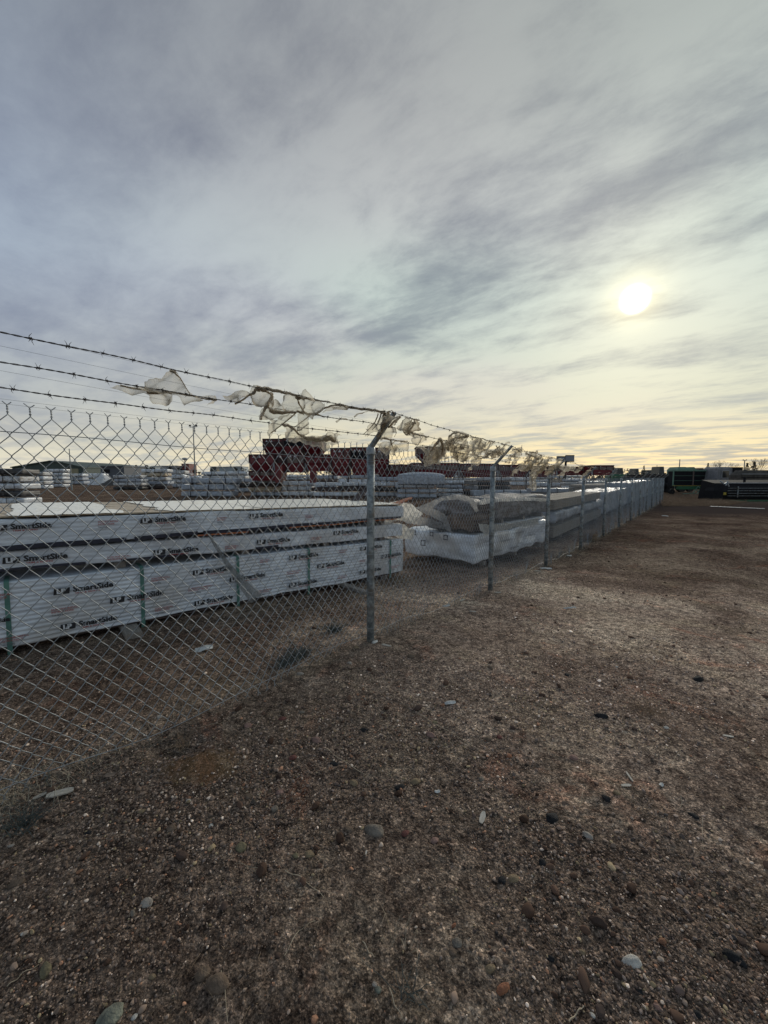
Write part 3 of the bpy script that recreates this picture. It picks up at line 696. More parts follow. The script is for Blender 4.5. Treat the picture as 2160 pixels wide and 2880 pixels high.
# ------------------------------------------------------------------ sheets of torn film: an outline hung on a real plane, with folds standing out of it
def film_mesh(outline, pt, nrm_, amp, step, seed, fold=14.0, anchors=()):
    nrm_ = nrm_.normalized(); eye = Vector((0, 0, EYE)); P3 = []
    for (x, y) in outline:
        r = ray(x, y); t = (pt - eye).dot(nrm_) / r.dot(nrm_); P3.append(eye + r * t)
    ux = Vector((0, 0, 1)).cross(nrm_).normalized(); uy = nrm_.cross(ux).normalized(); o = P3[0]
    poly = [Vector(((p - o).dot(ux), (p - o).dot(uy))) for p in P3]
    # ragged, subdivided outline
    pl = []
    r_ = random.Random(seed)
    for i, a in enumerate(poly):
        b = poly[(i + 1) % len(poly)]; n = max(1, int((b - a).length / (step * 1.1)))
        for k in range(n):
            q = a.lerp(b, k / n); j_ = 0 if k == 0 else step * .35
            pl.append(q + Vector((r_.uniform(-j_, j_), r_.uniform(-j_, j_))))
    xs = [p.x for p in pl]; ys = [p.y for p in pl]
    def inside(q):
        c = False; n = len(pl)
        for i in range(n):
            a = pl[i]; b = pl[i - 1]
            if (a.y > q[1]) != (b.y > q[1]) and q[0] < (b.x - a.x) * (q[1] - a.y) / (b.y - a.y) + a.x: c = not c
        return c
    pts = list(pl); x = min(xs) + step / 2; row = 0
    while x < max(xs):
        y = min(ys) + step / 2 * (1 + row % 2)
        while y < max(ys):
            q = Vector((x + r_.uniform(-.25, .25) * step, y + r_.uniform(-.25, .25) * step))
            if inside(q): pts.append(q)
            y += step
        x += step * .87; row += 1
    ed = [(i, (i + 1) % len(pl)) for i in range(len(pl))]
    vo, eo, fo, *_ = geometry.delaunay_2d_cdt([Vector(p) for p in pts], ed, [list(range(len(pl)))], 1, 1e-5)
    U = np.array([[p.x, p.y, 0] for p in vo]); 
    th = r_.uniform(-.5, .5) + .9
    dd = U[:, 0] * math.cos(th) + U[:, 1] * math.sin(th)
    warp = fbm(U * 3.5, 3, seed)
    ridge = 1 - np.abs(np.sin(dd * fold * 1.7 + 4.5 * warp + 1.2 * fbm(U * 12, 2, seed + 11)))
    ridge2 = 1 - np.abs(np.sin((U[:, 0] * math.sin(th) - U[:, 1] * math.cos(th)) * fold * 1.1 + 5 * warp))
    h = amp * (1.1 * warp + .8 * ridge ** 2 + .5 * ridge2 ** 2 + .45 * fbm(U * 18, 3, seed + 2))
    PL = np.array([[p.x, p.y] for p in pl]); de = np.sqrt(((U[:, None, :2] - PL[None]) ** 2).sum(-1)).min(1)
    lay = .42 + 1.1 * ridge ** 4 + .6 * ridge2 ** 7 + .75 * np.exp(-de / .006) + .35 * fbm(U * 7, 2, seed + 14)
    film_mesh.lay = lay.tolist()
    ip = .012 * np.stack([fbm(U * 9, 2, seed + 5), fbm(U * 9, 2, seed + 6)], 1)
    V = [o + ux * float(u[0] + ip[i, 0]) + uy * float(u[1] + ip[i, 1]) + nrm_ * float(h[i]) for i, u in enumerate(U)]
    return V, [tuple(f) for f in fo]
def film_on(name, outlines, pt, nrm_, label, m='film', group=None, amp=.03, step=.016, seed=0, cat='plastic film', parent=None, ropes=(), offs=0.0):
    root = None
    allV = []; allF = []; allL = []
    for i, ol in enumerate(outlines):
        V, Fc = film_mesh(ol, pt + nrm_.normalized() * (offs + .012 * i), nrm_, amp, step, seed * 10 + i); b = len(allV); allV += V; allL += film_mesh.lay; allF += [tuple(b + k for k in f) for f in Fc]
    c = sum(allV, Vector()) / len(allV)
    root = mesh_obj(name, [v - c for v in allV], allF, M[m], parent, True); root.location = c
    at_ = root.data.attributes.new('layers', 'FLOAT', 'POINT'); at_.data.foreach_set('value', allL)
    if label: tag(root, label, cat, group)
    return root, c

# covers over the second stack
pl_pt = C + n2 * .0 - d2 * .06; endn = -d2            # plane of the end face
frn = -n2                                             # plane of the long face
def r8(pts): return [(1060 + x / 3.072, 1200 + y / 3.072) for x, y in pts]
tie = 'loose film hanging over the second stack'
midn = (endn * .6 + frn * .8).normalized()
film_on('torn_film', [r8([(330, 700), (480, 640), (620, 600), (760, 590), (840, 640), (880, 720), (850, 740), (800, 660), (700, 625), (560, 640), (480, 700), (590, 760), (620, 830), (660, 930), (600, 900), (560, 820), (440, 760)])], C + n2 * .2 - d2 * .05, midn, 'grey film draped in an arch over the torn carton bundle', 'film_grey', tie, .05, .03, 70, 'plastic film')
film_on('torn_film', [r8([(180, 760), (250, 690), (330, 760), (460, 790), (560, 830), (590, 880), (520, 870), (380, 850), (240, 830)])], C + n2 * 1.0 - d2 * .08, endn, 'grey film flap folded back off the left end of the second stack', 'film_grey', tie, .05, .03, 71)
film_on('torn_film', [r8([(880, 840), (1000, 850), (1180, 830), (1390, 790), (1400, 840), (1200, 870), (1020, 910), (930, 940), (890, 900)])], C - n2 * .06, frn, 'crinkled white film strip lying along the long side above the white pack', 'film_white', tie, .03, .03, 72)
film_on('torn_film', [[(1335, 1412), (1360, 1402), (1420, 1400), (1480, 1398), (1538, 1402), (1536, 1410), (1480, 1408), (1400, 1411), (1350, 1420)]], C - n2 * .04 + d2 * .5, -n2, 'thin pale film lip along the top edge of the long dark wrapped pack', 'film_white', 'loose film hanging over the second stack', .03, .02, 75)
# torn right end of the near stack: splintered boards and film
for k, (s, z, l, a, lab, m_) in enumerate(((4.75, 1.10, .55, .30, 'broken rust brown board sticking out of the torn end of the top pack', 'orange'), (4.80, 1.02, .6, -.12, 'pale split board sagging from the torn end of the top pack', 'lumber'),
        (4.72, .95, .5, .12, 'dark snapped board under the torn end of the top pack', 'brown_board'), (4.74, .78, .48, -.1, 'brown board poking out past the middle pack end', 'crate'), (4.85, 1.16, .42, .5, 'short tilted board raised over the torn pack end', 'brown_board'))):
    mb = MB(); mb.loft([[(x, -w_, -.008), (x, w_, -.008), (x, w_ * .9, .010), (x, -w_, .010)] for x, w_ in ((0, .10), (l * .5, .10), (l * .85, .08), (l, .03))])
    o = mb.build('broken_board', M[m_]); o.location = stack_frame(s - .1, z, .2 + .25 * k); o.rotation_euler = (0, -a, LA - .2 + .12 * k); tag(o, lab, 'board', 'broken boards at the torn stack end')
film_on('torn_film', [[(1070, 1420), (1120, 1408), (1165, 1420), (1190, 1445), (1160, 1470), (1120, 1462), (1085, 1475), (1075, 1450)]], stack_frame(4.9, 0, .3), Vector((-.35, -.9, .1)), 'dirty film flap hanging off the torn right end of the near stack', 'film_white', None, .05, .03, 73)
film_on('torn_film', [[(1080, 1478), (1125, 1470), (1165, 1490), (1160, 1520), (1120, 1512), (1090, 1500)]], stack_frame(4.9, 0, .2), Vector((-.35, -.9, .1)), 'lower grey film rag at the torn right end of the near stack', 'film_white', None, .05, .03, 74)
# long strip of film that fell off the near stack
def strip_hang():
    a, za = face_sz(586, 1500, -.03); b, zb_ = face_sz(690, 1668, -.03)
    rings = []; N = 30
    for i in range(N + 1):
        f = i / N; w = .012 + .050 * f ** 1.5; s = a + (b - a) * f + .0; z = za + (zb_ - za) * f - .03 * math.sin(f * math.pi)
        n = -.04 - .30 * f ** 2; ring = []
        for k in range(9):
            t = (k / 8 - .5) * 2; wv = .018 * math.sin(t * 5 + f * 7) * (0.4 + f)
            ring.append(stack_frame(s + t * w, z + t * w * .55, n + wv))
        rings.append(ring)
    mb = MB(); b0 = 0
    for r in rings: mb.v += r
    for i in range(N):
        for k in range(8): mb.f.append([i * 9 + k, i * 9 + k + 1, (i + 1) * 9 + k + 1, (i + 1) * 9 + k])
    o = mb.build('film_strip', M['film_grey'], None, True); tag(o, 'long twisted grey film strip hanging diagonally across the near stack', 'plastic film')
strip_hang()

# ------------------------------------------------------------------ stacks further along inside the fence
def ground_line_pack(a, b, z, width, ytop, m, label, group, seed, boards=None, **k):
    A_ = P(*a, z); B_ = P(*b, z); d = B_ - A_; d.z = 0; L = d.length; d.normalize()
    r = ray(a[0], ytop); H = EYE + r.z / r.y * A_.y - z
    return pack('lumber_pack', A_, d, L, width, H, M[m] if m else None, label, 'lumber pack', group, seed=seed, boards=boards, **k), A_, d, L, H
g3 = 'lumber stack between the third and fifth fence posts'
A3 = P(1556, 1515, -.12); B3 = P(1690, 1452, -.12); d3 = B3 - A3; L3 = d3.length; d3.normalize(); n3 = Vector((-d3.y, d3.x, 0)); az3 = math.atan2(d3.y, d3.x)
def zz_at(y, p): r = ray(1560, y); return EYE + r.z / r.y * p.y
lv = [(-.12, zz_at(1478, A3), 'lumber_grey', 'grey weathered lumber pack at the bottom of the stack behind the third fence post'), (zz_at(1474, A3), zz_at(1440, A3), None, 'slumped crinkled white pack in the middle of the stack behind the third fence post'), (zz_at(1436, A3), zz_at(1402, A3), 'lumber_dull', 'tan lumber pack on top of the stack behind the third fence post')]
for k, (z0, z1, mm, lab) in enumerate(lv):
    o = A3.copy(); o.z = z0 + .02
    if mm: pack('lumber_pack', o, d3, L3 - .2 * k, 1.2, z1 - z0 - .06, None, lab, 'lumber pack', g3, boards=(6 if k else 8, 7, M[mm]))
    else: pack('lumber_pack', o + d3 * .1, d3, L3 + .2, 1.25, z1 - z0 - .04, M['wrap_blue'], lab, 'lumber pack', g3, res=.05, crk=.10, cs=3.5, seed=81, rad=.08)
prev = B3
rows_f = [((1700, 1446), (1768, 1414), 'wrap_blue', 1385, 'bluish wrapped pack leaning low between the fifth and seventh fence posts'), ((1690, 1420), (1775, 1392), 'lumber', 1364, 'flat tan pack with a bright top behind the fifth fence post'),
          ((1775, 1416), (1812, 1396), 'wrap_blue', 1358, 'small bluish wrapped pack behind the eighth fence post'), ((1812, 1398), (1848, 1380), 'wrap', 1353, 'last pale wrapped pack near the far fence end')]
for k, (a, b, mm, yt, lab) in enumerate(rows_f):
    A_ = P(*a, -.16); B_ = P(*b, -.16); d = B_ - A_; d.z = 0; L = d.length; d.normalize(); H = zz_at(yt, A_) + .16
    if mm == 'lumber': pack('lumber_pack', A_, d, L, 2.0, H, None, lab, 'lumber pack', 'packs along the far fence', boards=(7, 8, M['lumber_dull']))
    else: pack('lumber_pack', A_, d, L, 1.6, H, M[mm], lab, 'lumber pack', 'packs along the far fence', res=.07, crk=.12, cs=3, seed=90 + k, rad=.06)

# ------------------------------------------------------------------ middle distance rows of wrapped packs
PROTO = {}
def proto_pack(kind):
    if kind in PROTO: return PROTO[kind]
    seed, m, crk = {'a': (101, 'wrap_old', .07), 'b': (102, 'wrap', .06), 'c': (103, 'wrap_blue', .07), 'd': (104, 'wrap_old', .10), 'k': (106, 'black_wrap', .13), 'e': (107, 'lumber', .03), 'f': (108, 'brown_board', .04)}[kind]
    V, Fc = rbox(4.0, 1.6, .8, .16, .10, 0, crk, 1.6, seed)
    V = V - np.array([2.0, .8, 0])
    me_ = bpy.data.meshes.new('wrap'); me_.from_pydata(V.tolist(), [], Fc); me_.polygons.foreach_set('use_smooth', [True] * len(Fc)); me_.materials.append(M[m])
    mb = MB()
    for x in (-1.4, 0, 1.4): mb.box((x, 0, -.06), (.14, 1.5, .11))
    mf = bpy.data.meshes.new('bearer'); mf.from_pydata([tuple(v) for v in mb.v], [], [tuple(f) for f in mb.f]); mf.materials.append(M['lumber_grey'])
    mb = MB()
    for x in (-1.2, .1, 1.25):
        for q in ((x, -.83, .4, .05, .01, .86), (x, 0, .835, .05, 1.66, .01)): mb.box(q[:3], q[3:])
    ms = bpy.data.meshes.new('strap'); ms.from_pydata([tuple(v) for v in mb.v], [], [tuple(f) for f in mb.f]); ms.materials.append(M['black'])
    PROTO[kind] = (me_, mf, ms); return PROTO[kind]
ROWG = 'wrapped lumber packs standing in rows across the yard'
def far_pack(kind, pos, sx, sy, sz, rz, label, group=ROWG, straps=True):
    me_, mf, ms = proto_pack(kind)
    r = empty('lumber_pack', pos, rz); r.scale = (sx, sy, sz); tag(r, label, 'lumber pack', group)
    for nm, mm in (('wrap', me_), ('bearer', mf)) + ((('strap', ms),) if straps else ()):
        o = bpy.data.objects.new(nm, mm); link(o); o.parent = r
    return r
GENERIC = {'e': 'bare tan lumber pack in the crowded middle rows of the yard', 'f': 'dark brown board pack in the crowded middle rows of the yard', 'a': 'dirty white wrapped lumber pack in the crowded middle rows of the yard', 'b': 'clean white wrapped lumber pack in the crowded middle rows of the yard', 'c': 'bluish wrapped lumber pack in the crowded middle rows of the yard', 'd': 'crumpled dirty white pack in the crowded middle rows of the yard', 'k': 'black torn wrapped pack stacked at the left edge of the yard'}
WORDS = {66: 'the stack right of the torn heap', 124: 'the stack before the green shed', 178: 'the stack left of the covered heap', 232: 'the pair behind the covered heap', 318: 'the flat stack right of the gravel pile', 398: 'the stack right after the gravel pile',
    470: 'the stack left of the tall pole', 506: 'the isolated bluish stack', 570: 'the stack at the tall pole', 660: 'the stack right of the isolated one', 700: 'the stack left of the red leg', 705: 'the row under the lower red hopper', 790: 'the low stack between the red legs', 860: 'the stack under the hopper gap',
    880: 'the low stack left of the first post', 955: 'the raised stack left of the first post', 1050: 'the stack just right of the first post', 1115: 'the stack carrying the domed bundle', 1232: 'the stack right of the domed bundle', 1262: 'the stack left of the second post', 1335: 'the dark row behind the second post', 1438: 'the white pair right of the second post', 1505: 'the pair left of the third arm',
    1500: 'the bluish pair behind the third post', 1590: 'the triple stack right of the third post', 1640: 'the pair by the fourth post', 1690: 'the far pair past the fourth post'}
LOOK = {'a': 'dirty white pack', 'b': 'clean white pack', 'c': 'bluish pack', 'd': 'crumpled pack', 'k': 'black pack', 'e': 'bare tan pack', 'f': 'dark brown pack'}
def level(k, n): return 'alone in' if n == 1 else ('at the bottom of' if k == 0 else ('on top of' if k == n - 1 else ('in the middle of' if n == 3 else ('second up in' if k == 1 else ('second from top in' if k == n - 2 else 'halfway up in')))))
LANDMARK = [(60, 'torn left edge heap'), (140, 'green shed'), (200, 'short thin pole'), (265, 'covered heap'), (318, 'gravel pile'), (380, 'slate grey shed'), (440, 'tiny white building'), (505, 'water tower'), (549, 'tall light pole'), (620, 'tiny pale building'), (680, 'stacked red hoppers'), (740, 'leftmost maroon hopper'),
    (783, 'left red support leg'), (832, 'grey banded hopper'), (880, 'right red support leg'), (950, 'deep maroon hopper'), (1040, 'first fence post'), (1110, 'low dark maroon hopper'), (1180, 'domed bundle'), (1250, 'narrow maroon hopper'), (1330, 'second arm foot'), (1389, 'second fence post'), (1460, 'torn dangling plastic'), (1543, 'third fence post'), (1590, 'billboard'), (1640, 'fourth fence post'), (1694, 'tall maroon box')]
def stack_far(x0, x1, yt, yb, n, kinds, labels=None, depth=1.2, rz=0.0, zg=-.26):
    a = P(x0, yb, zg); b = P(x1, yb, zg); D = a.y; w = (b - a).length
    r = ray((x0 + x1) / 2, yt); top = EYE + r.z / r.y * D; H = max(.2, top - zg)
    h = H / n
    for k in range(n):
        kd = kinds[k % len(kinds)]; j_ = random.uniform(-.04, .04) * w
        pos = Vector(((a.x + b.x) / 2 + j_, D + depth * .5 + .1, zg + h * k + h * .13))
        lab = (labels[k] if labels and k < len(labels) and labels[k] else (LOOK[kd] + ' ' + level(k, n) + ' ' + WORDS[x0] if x0 in WORDS else LOOK[kd] + ' ' + level(k, n) + (' a rear row' if yb < 1360 else ' a middle row') + ' stack near the ' + min(LANDMARK, key=lambda q: abs(q[0] - (x0 + x1) / 2))[1]))
        if lab and len(lab.replace('-', ' ').split()) > 15: lab = lab.replace('in the middle of', 'midway in').replace('at the bottom of', 'lowest in').replace('second up in', 'second in')
        far_pack(kd, pos, w / 4.0 * random.uniform(.93, 1.02), depth / 1.6, h * .76 / .8, rz + random.uniform(-.03, .03), lab or GENERIC[kd], ROWG)
# left edge torn black and white heap
stack_far(-40, 62, 1316, 1420, 5, ['b', 'k', 'b', 'd', 'k'], ['lowest white pack of the torn heap at the left edge', 'black shredded pack low in the heap at the left edge', 'white pack in the middle of the heap at the left edge', 'crumpled pack second from the top of the left edge heap', 'black pack crowning the heap at the left edge'], 1.6)
stack_far(66, 122, 1326, 1376, 4, ['b', 'a', 'b', 'a'], None, 2)
stack_far(124, 178, 1318, 1371, 5, ['b', 'a', 'b', 'b', 'b'], None, 2)
stack_far(178, 232, 1331, 1363, 3, ['c', 'c', 'b'], None, 2.5)
stack_far(232, 290, 1330, 1362, 2, ['b', 'b'], None, 3)
stack_far(318, 398, 1335, 1378, 4, ['k', 'a', 'c', 'a'], ['flat dark pack behind the gravel pile', None, None, None], 2)
stack_far(398, 470, 1318, 1376, 5, ['f', 'c', 'a', 'e', 'b'], None, 2)
stack_far(470, 520, 1322, 1372, 4, ['c', 'a', 'b', 'a'], None, 2)
stack_far(506, 660, 1343, 1399, 3, ['c', 'c', 'c'], ['bottom bluish pack of the isolated stack left of the red hoppers', 'middle bluish pack of the isolated stack left of the red hoppers', 'top bluish pack of the isolated stack left of the red hoppers'], 1.6)
stack_far(570, 690, 1325, 1372, 4, ['a', 'e', 'd', 'b'], None, 2.5)
stack_far(660, 712, 1345, 1385, 3, ['c', 'k', 'c'], None, 1.6)
stack_far(700, 790, 1345, 1396, 4, ['c', 'e', 'f', 'b'], None, 1.5)
stack_far(705, 800, 1328, 1360, 3, ['a', 'b', 'a'], None, 3)
stack_far(790, 880, 1352, 1396, 3, ['b', 'd', 'b'], ['low pale crumpled pack on the bright ground behind the near stack', None, None], 1.6)
stack_far(860, 950, 1335, 1378, 3, ['c', 'f', 'c'], None, 2)
stack_far(880, 1040, 1355, 1397, 3, ['b', 'f', 'b'], None, 1.5)
stack_far(955, 1080, 1334, 1372, 3, ['f', 'b', 'c'], None, 2)
stack_far(1050, 1125, 1340, 1398, 4, ['c', 'k', 'b', 'c'], None, 1.6)
stack_far(1115, 1225, 1360, 1402, 3, ['c', 'c', 'c'], None, 2)
# big domed tarpaulin bundle
a = P(1118, 1402, -.26); b = P(1250, 1402, -.26); w = (b - a).length; D = a.y; zt_ = EYE + ray(1180, 1328).z / ray(1180, 1328).y * D; zb_ = EYE + ray(1180, 1364).z / ray(1180, 1364).y * D
V, Fc = rbox(w, 2.4, zt_ - zb_ - .25, .12, .12, 0, .03, 2, 120, dome=.28); 
o = mesh_obj('tarpaulin_bundle', V, Fc, M['wrap_blue'], None, True); o.location = (a.x, D, zb_); o.rotation_euler = (0, 0, -.05); tag(o, 'large bluish bundle with a smooth domed top right of the first post', 'wrapped bundle')
mb = MB(); mb.tube([(w * f, -.05 + .02 * math.sin(f * 9), .05 + .03 * math.sin(f * 5)) for f in np.linspace(0, 1, 14)], .025, 5); so = mb.build('tie_rope', M['black'], o)
stack_far(1232, 1305, 1350, 1398, 4, ['d', 'b', 'c', 'b'], None, 1.8)
stack_far(1262, 1345, 1350, 1392, 3, ['k', 'c', 'c'], ['dark pack under bluish packs right of the domed bundle', None, None], 1.8)
stack_far(1335, 1440, 1342, 1378, 3, ['k', 'k', 'a'], ['low dark pack in the dark row behind the second post', 'second dark pack in the row behind the second post', None], 2)
stack_far(1338, 1500, 1376, 1400, 1, ['c'], ['long single bluish pack just above the brown board pack'], 1.5)
stack_far(1438, 1505, 1341, 1366, 2, ['b', 'b'], None, 2)
stack_far(1505, 1580, 1356, 1385, 2, ['c', 'b'], None, 2)
stack_far(1500, 1640, 1372, 1404, 2, ['c', 'c'], ['lower bluish pack of the pair behind the third post', 'upper bluish pack of the pair behind the third post'], 1.6)
stack_far(1590, 1660, 1346, 1374, 3, ['b', 'a', 'c'], None, 2)
stack_far(1640, 1720, 1352, 1376, 2, ['b', 'b'], None, 2)
stack_far(1690, 1745, 1346, 1366, 2, ['b', 'd'], None, 2)
# filling rows further back
for i in range(26):
    x = 60 + i * 62 + random.uniform(-15, 15); yb = random.uniform(1353, 1359); wd = random.uniform(45, 75)
    if 690 < x < 1000 and i % 2: continue
    stack_far(x, x + wd, random.uniform(1322, 1338), yb, 3, [random.choice('aabcdef'), random.choice('abbce'), random.choice('abd')], None, 3)

for i in range(9):
    x = 352 + i * 39 + random.uniform(-8, 8)
    stack_far(x, x + random.uniform(26, 48), random.uniform(1326, 1346), random.uniform(1362, 1368), random.choice((2, 3)), [random.choice('abcdk'), random.choice('abbe'), random.choice('ab')], None, 2)
def far_at(px, py_top, D, zg=-.26):
    r = ray(px, py_top); return EYE + r.z / r.y * D
# gravel pile
def mound(x0, x1, yt, yb, m, label, cat, seed, dy=4):
    a = P(x0, yb, -.26); b = P(x1, yb, -.26); D = a.y; w = b.x - a.x; H = far_at((x0 + x1) / 2, yt, D) + .26
    N = 28; V = []; Fc = []
    for i in range(N + 1):
        for j_ in range(N + 1):
            u = i / N * 2 - 1; v = j_ / N * 2 - 1; rr = math.hypot(u, v)
            V.append((u * w / 2, v * dy, H * max(0, 1 - rr) ** .85 - .05))
    V = np.array(V); V[:, 2] += .10 * H * fbm(V * 1.2, 4, seed)
    for i in range(N):
        for j_ in range(N):
            q = i * (N + 1) + j_; Fc.append((q, q + N + 1, q + N + 2, q + 1))
    o = mesh_obj('gravel_pile' if cat == 'pile' else 'covered_heap', V, Fc, M[m], None, True); o.location = ((a.x + b.x) / 2, D + dy, -.26); tag(o, label, cat)
mound(252, 352, 1338, 1366, 'gravel_pile', 'dark gravel pile on the far side of the dirt lane', 'pile', 5)
mound(225, 300, 1332, 1364, 'wrap_old', 'white sheet covered heap left of the gravel pile', 'covered heap', 9)

# ------------------------------------------------------------------ maroon hopper boxes
def hopper(x0, x1, yt, yb, D, depth, label, rz=0.0, taper=.55, top_frac=.45, open_right=False, stand=True, band_m='rust_tin'):
    a = ray(x0, yb); b = ray(x1, yb); X0 = a.x / a.y * D; X1 = b.x / b.y * D; w = X1 - X0
    zt_ = far_at((x0 + x1) / 2, yt, D); zb_ = far_at((x0 + x1) / 2, yb, D); h = zt_ - zb_
    r = empty('hopper_box', ((X0 + X1) / 2, D, zb_), rz); tag(r, label, 'hopper', 'maroon hopper boxes beyond the lumber rows')
    zc = h * (1 - top_frac); t = .06
    def ring(z, ww, dd, inset=0): return [(-ww / 2 + inset, -dd / 2 + inset + depth / 2, z), (ww / 2 - inset, -dd / 2 + inset + depth / 2, z), (ww / 2 - inset, dd / 2 - inset + depth / 2, z), (-ww / 2 + inset, dd / 2 - inset + depth / 2, z)]
    mb = MB(); mb.loft([ring(0, w * taper, depth * taper), ring(zc, w, depth), ring(h, w, depth), ring(h, w, depth, t), ring(zc, w, depth, t), ring(.06, w * taper, depth * taper, t)]); mb.build('hopper_body', M['maroon'], r)
    mb = MB()
    for (c, dd) in (((0, -.04, h + .03), (w + .12, .12, .10)), ((0, depth + .04, h + .03), (w + .12, .12, .10)), ((-w / 2 - .02, depth / 2, h + .03), (.12, depth, .09)), ((w / 2 + .02, depth / 2, h + .03), (.12, depth, .09))): mb.box(c, dd)
    mb.build('rim', M['maroon_dark'], r)
    n = max(3, int(w / 1.1)); src = None
    for i in range(n + 1):
        x = -w / 2 + w * i / n
        if src is None:
            mb = MB(); mb.box((0, -.035, (h - zc) / 2), (.10, .07, h - zc)); src = mb.build('rib', M['maroon_dark'], r); o = src
        else: o = share('rib', src, r)
        o.location = (x, -.002, zc)
    mb = MB(); mb.box((0, -.012, zc + (h - zc) * (.18 if band_m == 'maroon' else .40)), (w * .98, .02, (h - zc) * (.22 if band_m == 'maroon' else .7))); mb.build('side_band', M[band_m], r)
    for i in range(2):
        x = -w * .38 + i * w * .25
        mb = MB(); s = min(.28, (h - zc) * .3)
        mb.loft([[(x, yy, zc + (h - zc) * .7), (x + s, yy, zc + (h - zc) * .7), (x + s * .8, yy, zc + (h - zc) * .7 + s * .25), (x + s * .55, yy, zc + (h - zc) * .7 + s * .8), (x + s * .3, yy, zc + (h - zc) * .7 + s * .3)] for yy in (-.025, -.012)]); mb.build('emblem', M['white_ink'], r)
    for sx in (-1, 1):
        mb = MB(); mb.tube([(sx * w * .49, .02, zc), (sx * w * taper * .48, .04, .02)], .05, 4); mb.tube([(sx * w * .49, .02, zc), (sx * w * .49, .05, 0)], .05, 4); mb.build('brace', M['white_paint' if w > 2.4 else 'maroon_dark'], r)
    if stand:
        for sx in (-1, 1):
            mb = MB(); q = [(sx * w * .46, .1, 0), (sx * w * taper * .5, .3, 0)]
            mb.tube([(sx * w * .47, .05, zc), (sx * w * .40, .1, 0), (sx * w * .40, .1, -zb_ - .26)], .07, 4); mb.build('leg', M['maroon_dark'], r)
    return r
for a_, b_, y0_, y1_, dd_, tp_, st_, bm_, lb_ in ((702, 772, 1280, 1326, 40, .80, True, 'maroon', 'leftmost maroon hopper box of the lower tier'), (774, 806, 1279, 1328, 40.3, .86, False, 'maroon_dark', 'narrow maroon box second from left in the lower tier'),
    (808, 856, 1278, 1328, 40, .9, False, 'rust_tin', 'grey banded hopper box in the middle of the lower tier'), (858, 932, 1280, 1324, 40.2, .78, True, 'maroon', 'rightmost maroon hopper box of the lower tier'),
    (741, 796, 1236, 1278, 40.6, .74, False, 'maroon_dark', 'upper left maroon hopper box with dark rim braces'), (798, 850, 1234, 1277, 40.4, .9, False, 'black', 'upper middle maroon hopper box with a black band'), (852, 906, 1242, 1278, 40.7, .66, False, 'maroon', 'upper right maroon hopper box under the grey streamer'),
    (931, 985, 1262, 1338, 39, .8, True, 'maroon', 'deep maroon hopper box touching the left of the first post'), (987, 1042, 1260, 1336, 39.2, .85, False, 'black', 'deep maroon hopper box hidden behind the first post'), (1044, 1094, 1261, 1334, 39, .6, True, 'rust_tin', 'brownish hopper box right of the first post')):
    hopper(a_, b_, y0_, y1_, dd_, 3, lb_, taper=tp_, top_frac=.42 if y1_ > 1330 else .5, stand=st_, band_m=bm_)
hopper(1172, 1252, 1258, 1300, 41, 2.6, 'narrow maroon hopper box seen through the torn plastic', taper=.5, stand=False)
hopper(1158, 1290, 1304, 1342, 40, 3, 'low maroon hopper box under the narrow one', taper=.8)
hopper(1060, 1165, 1308, 1345, 42, 3, 'low dark maroon hopper box just right of the first fence post', taper=.85)
hopper(1292, 1400, 1306, 1342, 41, 3, 'maroon hopper box left of the second fence post', taper=.8)
hopper(1402, 1490, 1309, 1342, 42, 3, 'maroon hopper box right of the second fence post', taper=.8)
hopper(1492, 1560, 1312, 1342, 43, 3, 'small maroon hopper box near the third fence post', taper=.8)
hopper(1564, 1662, 1314, 1336, 52, 3, 'flat maroon box below the roadside billboard', taper=.95)
hopper(1664, 1724, 1310, 1336, 50, 3, 'taller maroon box at the right end of the red row', taper=.95)
hopper(702, 790, 1326, 1352, 38, 2.4, 'dark maroon undercarriage box below the stacked hoppers', taper=.9, stand=False)
# red posts of the hopper trailers between packs
for px_ in (783, 880):
    z0 = far_at(px_, 1355, 36); mb = MB(); r_ = ray(px_, 1340); mb.box((0, 0, .8), (.5, .4, 1.6)); mb.box((.28, 0, .8), (.06, .5, 1.5)); o = mb.build('trailer_leg', M['maroon']); o.location = (r_.x / r_.y * 36, 36, z0 - .1)
    tag(o, 'red support leg beneath the stacked hoppers' if px_ == 783 else 'red support leg between the wrapped packs by the first post', 'support leg')

# ------------------------------------------------------------------ buildings, poles, sign, trees at the horizon
def poly_prism(pts, depth, m, name, parent, y0=0):
    mb = MB(); mb.loft([[(x, y0, z) for x, z in pts], [(x, y0 + depth, z) for x, z in pts]]); return mb.build(name, m, parent)
D = 130.0
def XX(px, D): r = ray(px, 1340); return r.x / r.y * D
def building(pts, D, depth, wall_m, label, roof=None, name='warehouse', openings=()):
    """pts: front outline in photograph pixels -> gable front at distance D"""
    r = empty(name, (XX(pts[0][0], D), D, -.26)); tag(r, label, 'building')
    x0 = XX(pts[0][0], D); q = [(XX(x, D) - x0, far_at(x, y, D) + .26) for x, y in pts]
    poly_prism([(q[0][0], 0)] + q + [(q[-1][0], 0)], depth, M[wall_m], 'wall', r)
    mb = MB()
    for i in range(len(q) - 1):
        (xa, za), (xb, zb2) = q[i], q[i + 1]
        mb.loft([[(xa - .2, yy, za + .02), (xb + .2, yy, zb2 + .02), (xb + .2, yy, zb2 + .4), (xa - .2, yy, za + .4)] for yy in (-.6, depth + .6)])
    mb.build('roof', M[roof or wall_m], r)
    for (xa, ya, xb, yb, mm) in openings:
        mb = MB(); X0 = XX(xa, D) - x0; X1 = XX(xb, D) - x0; Z0 = far_at(xa, yb, D) + .26; Z1 = far_at(xa, ya, D) + .26
        mb.box(((X0 + X1) / 2, -.05, (Z0 + Z1) / 2), (X1 - X0, .12, Z1 - Z0)); mb.build('door' if mm != 'glass' else 'window', M[mm], r)
    return r
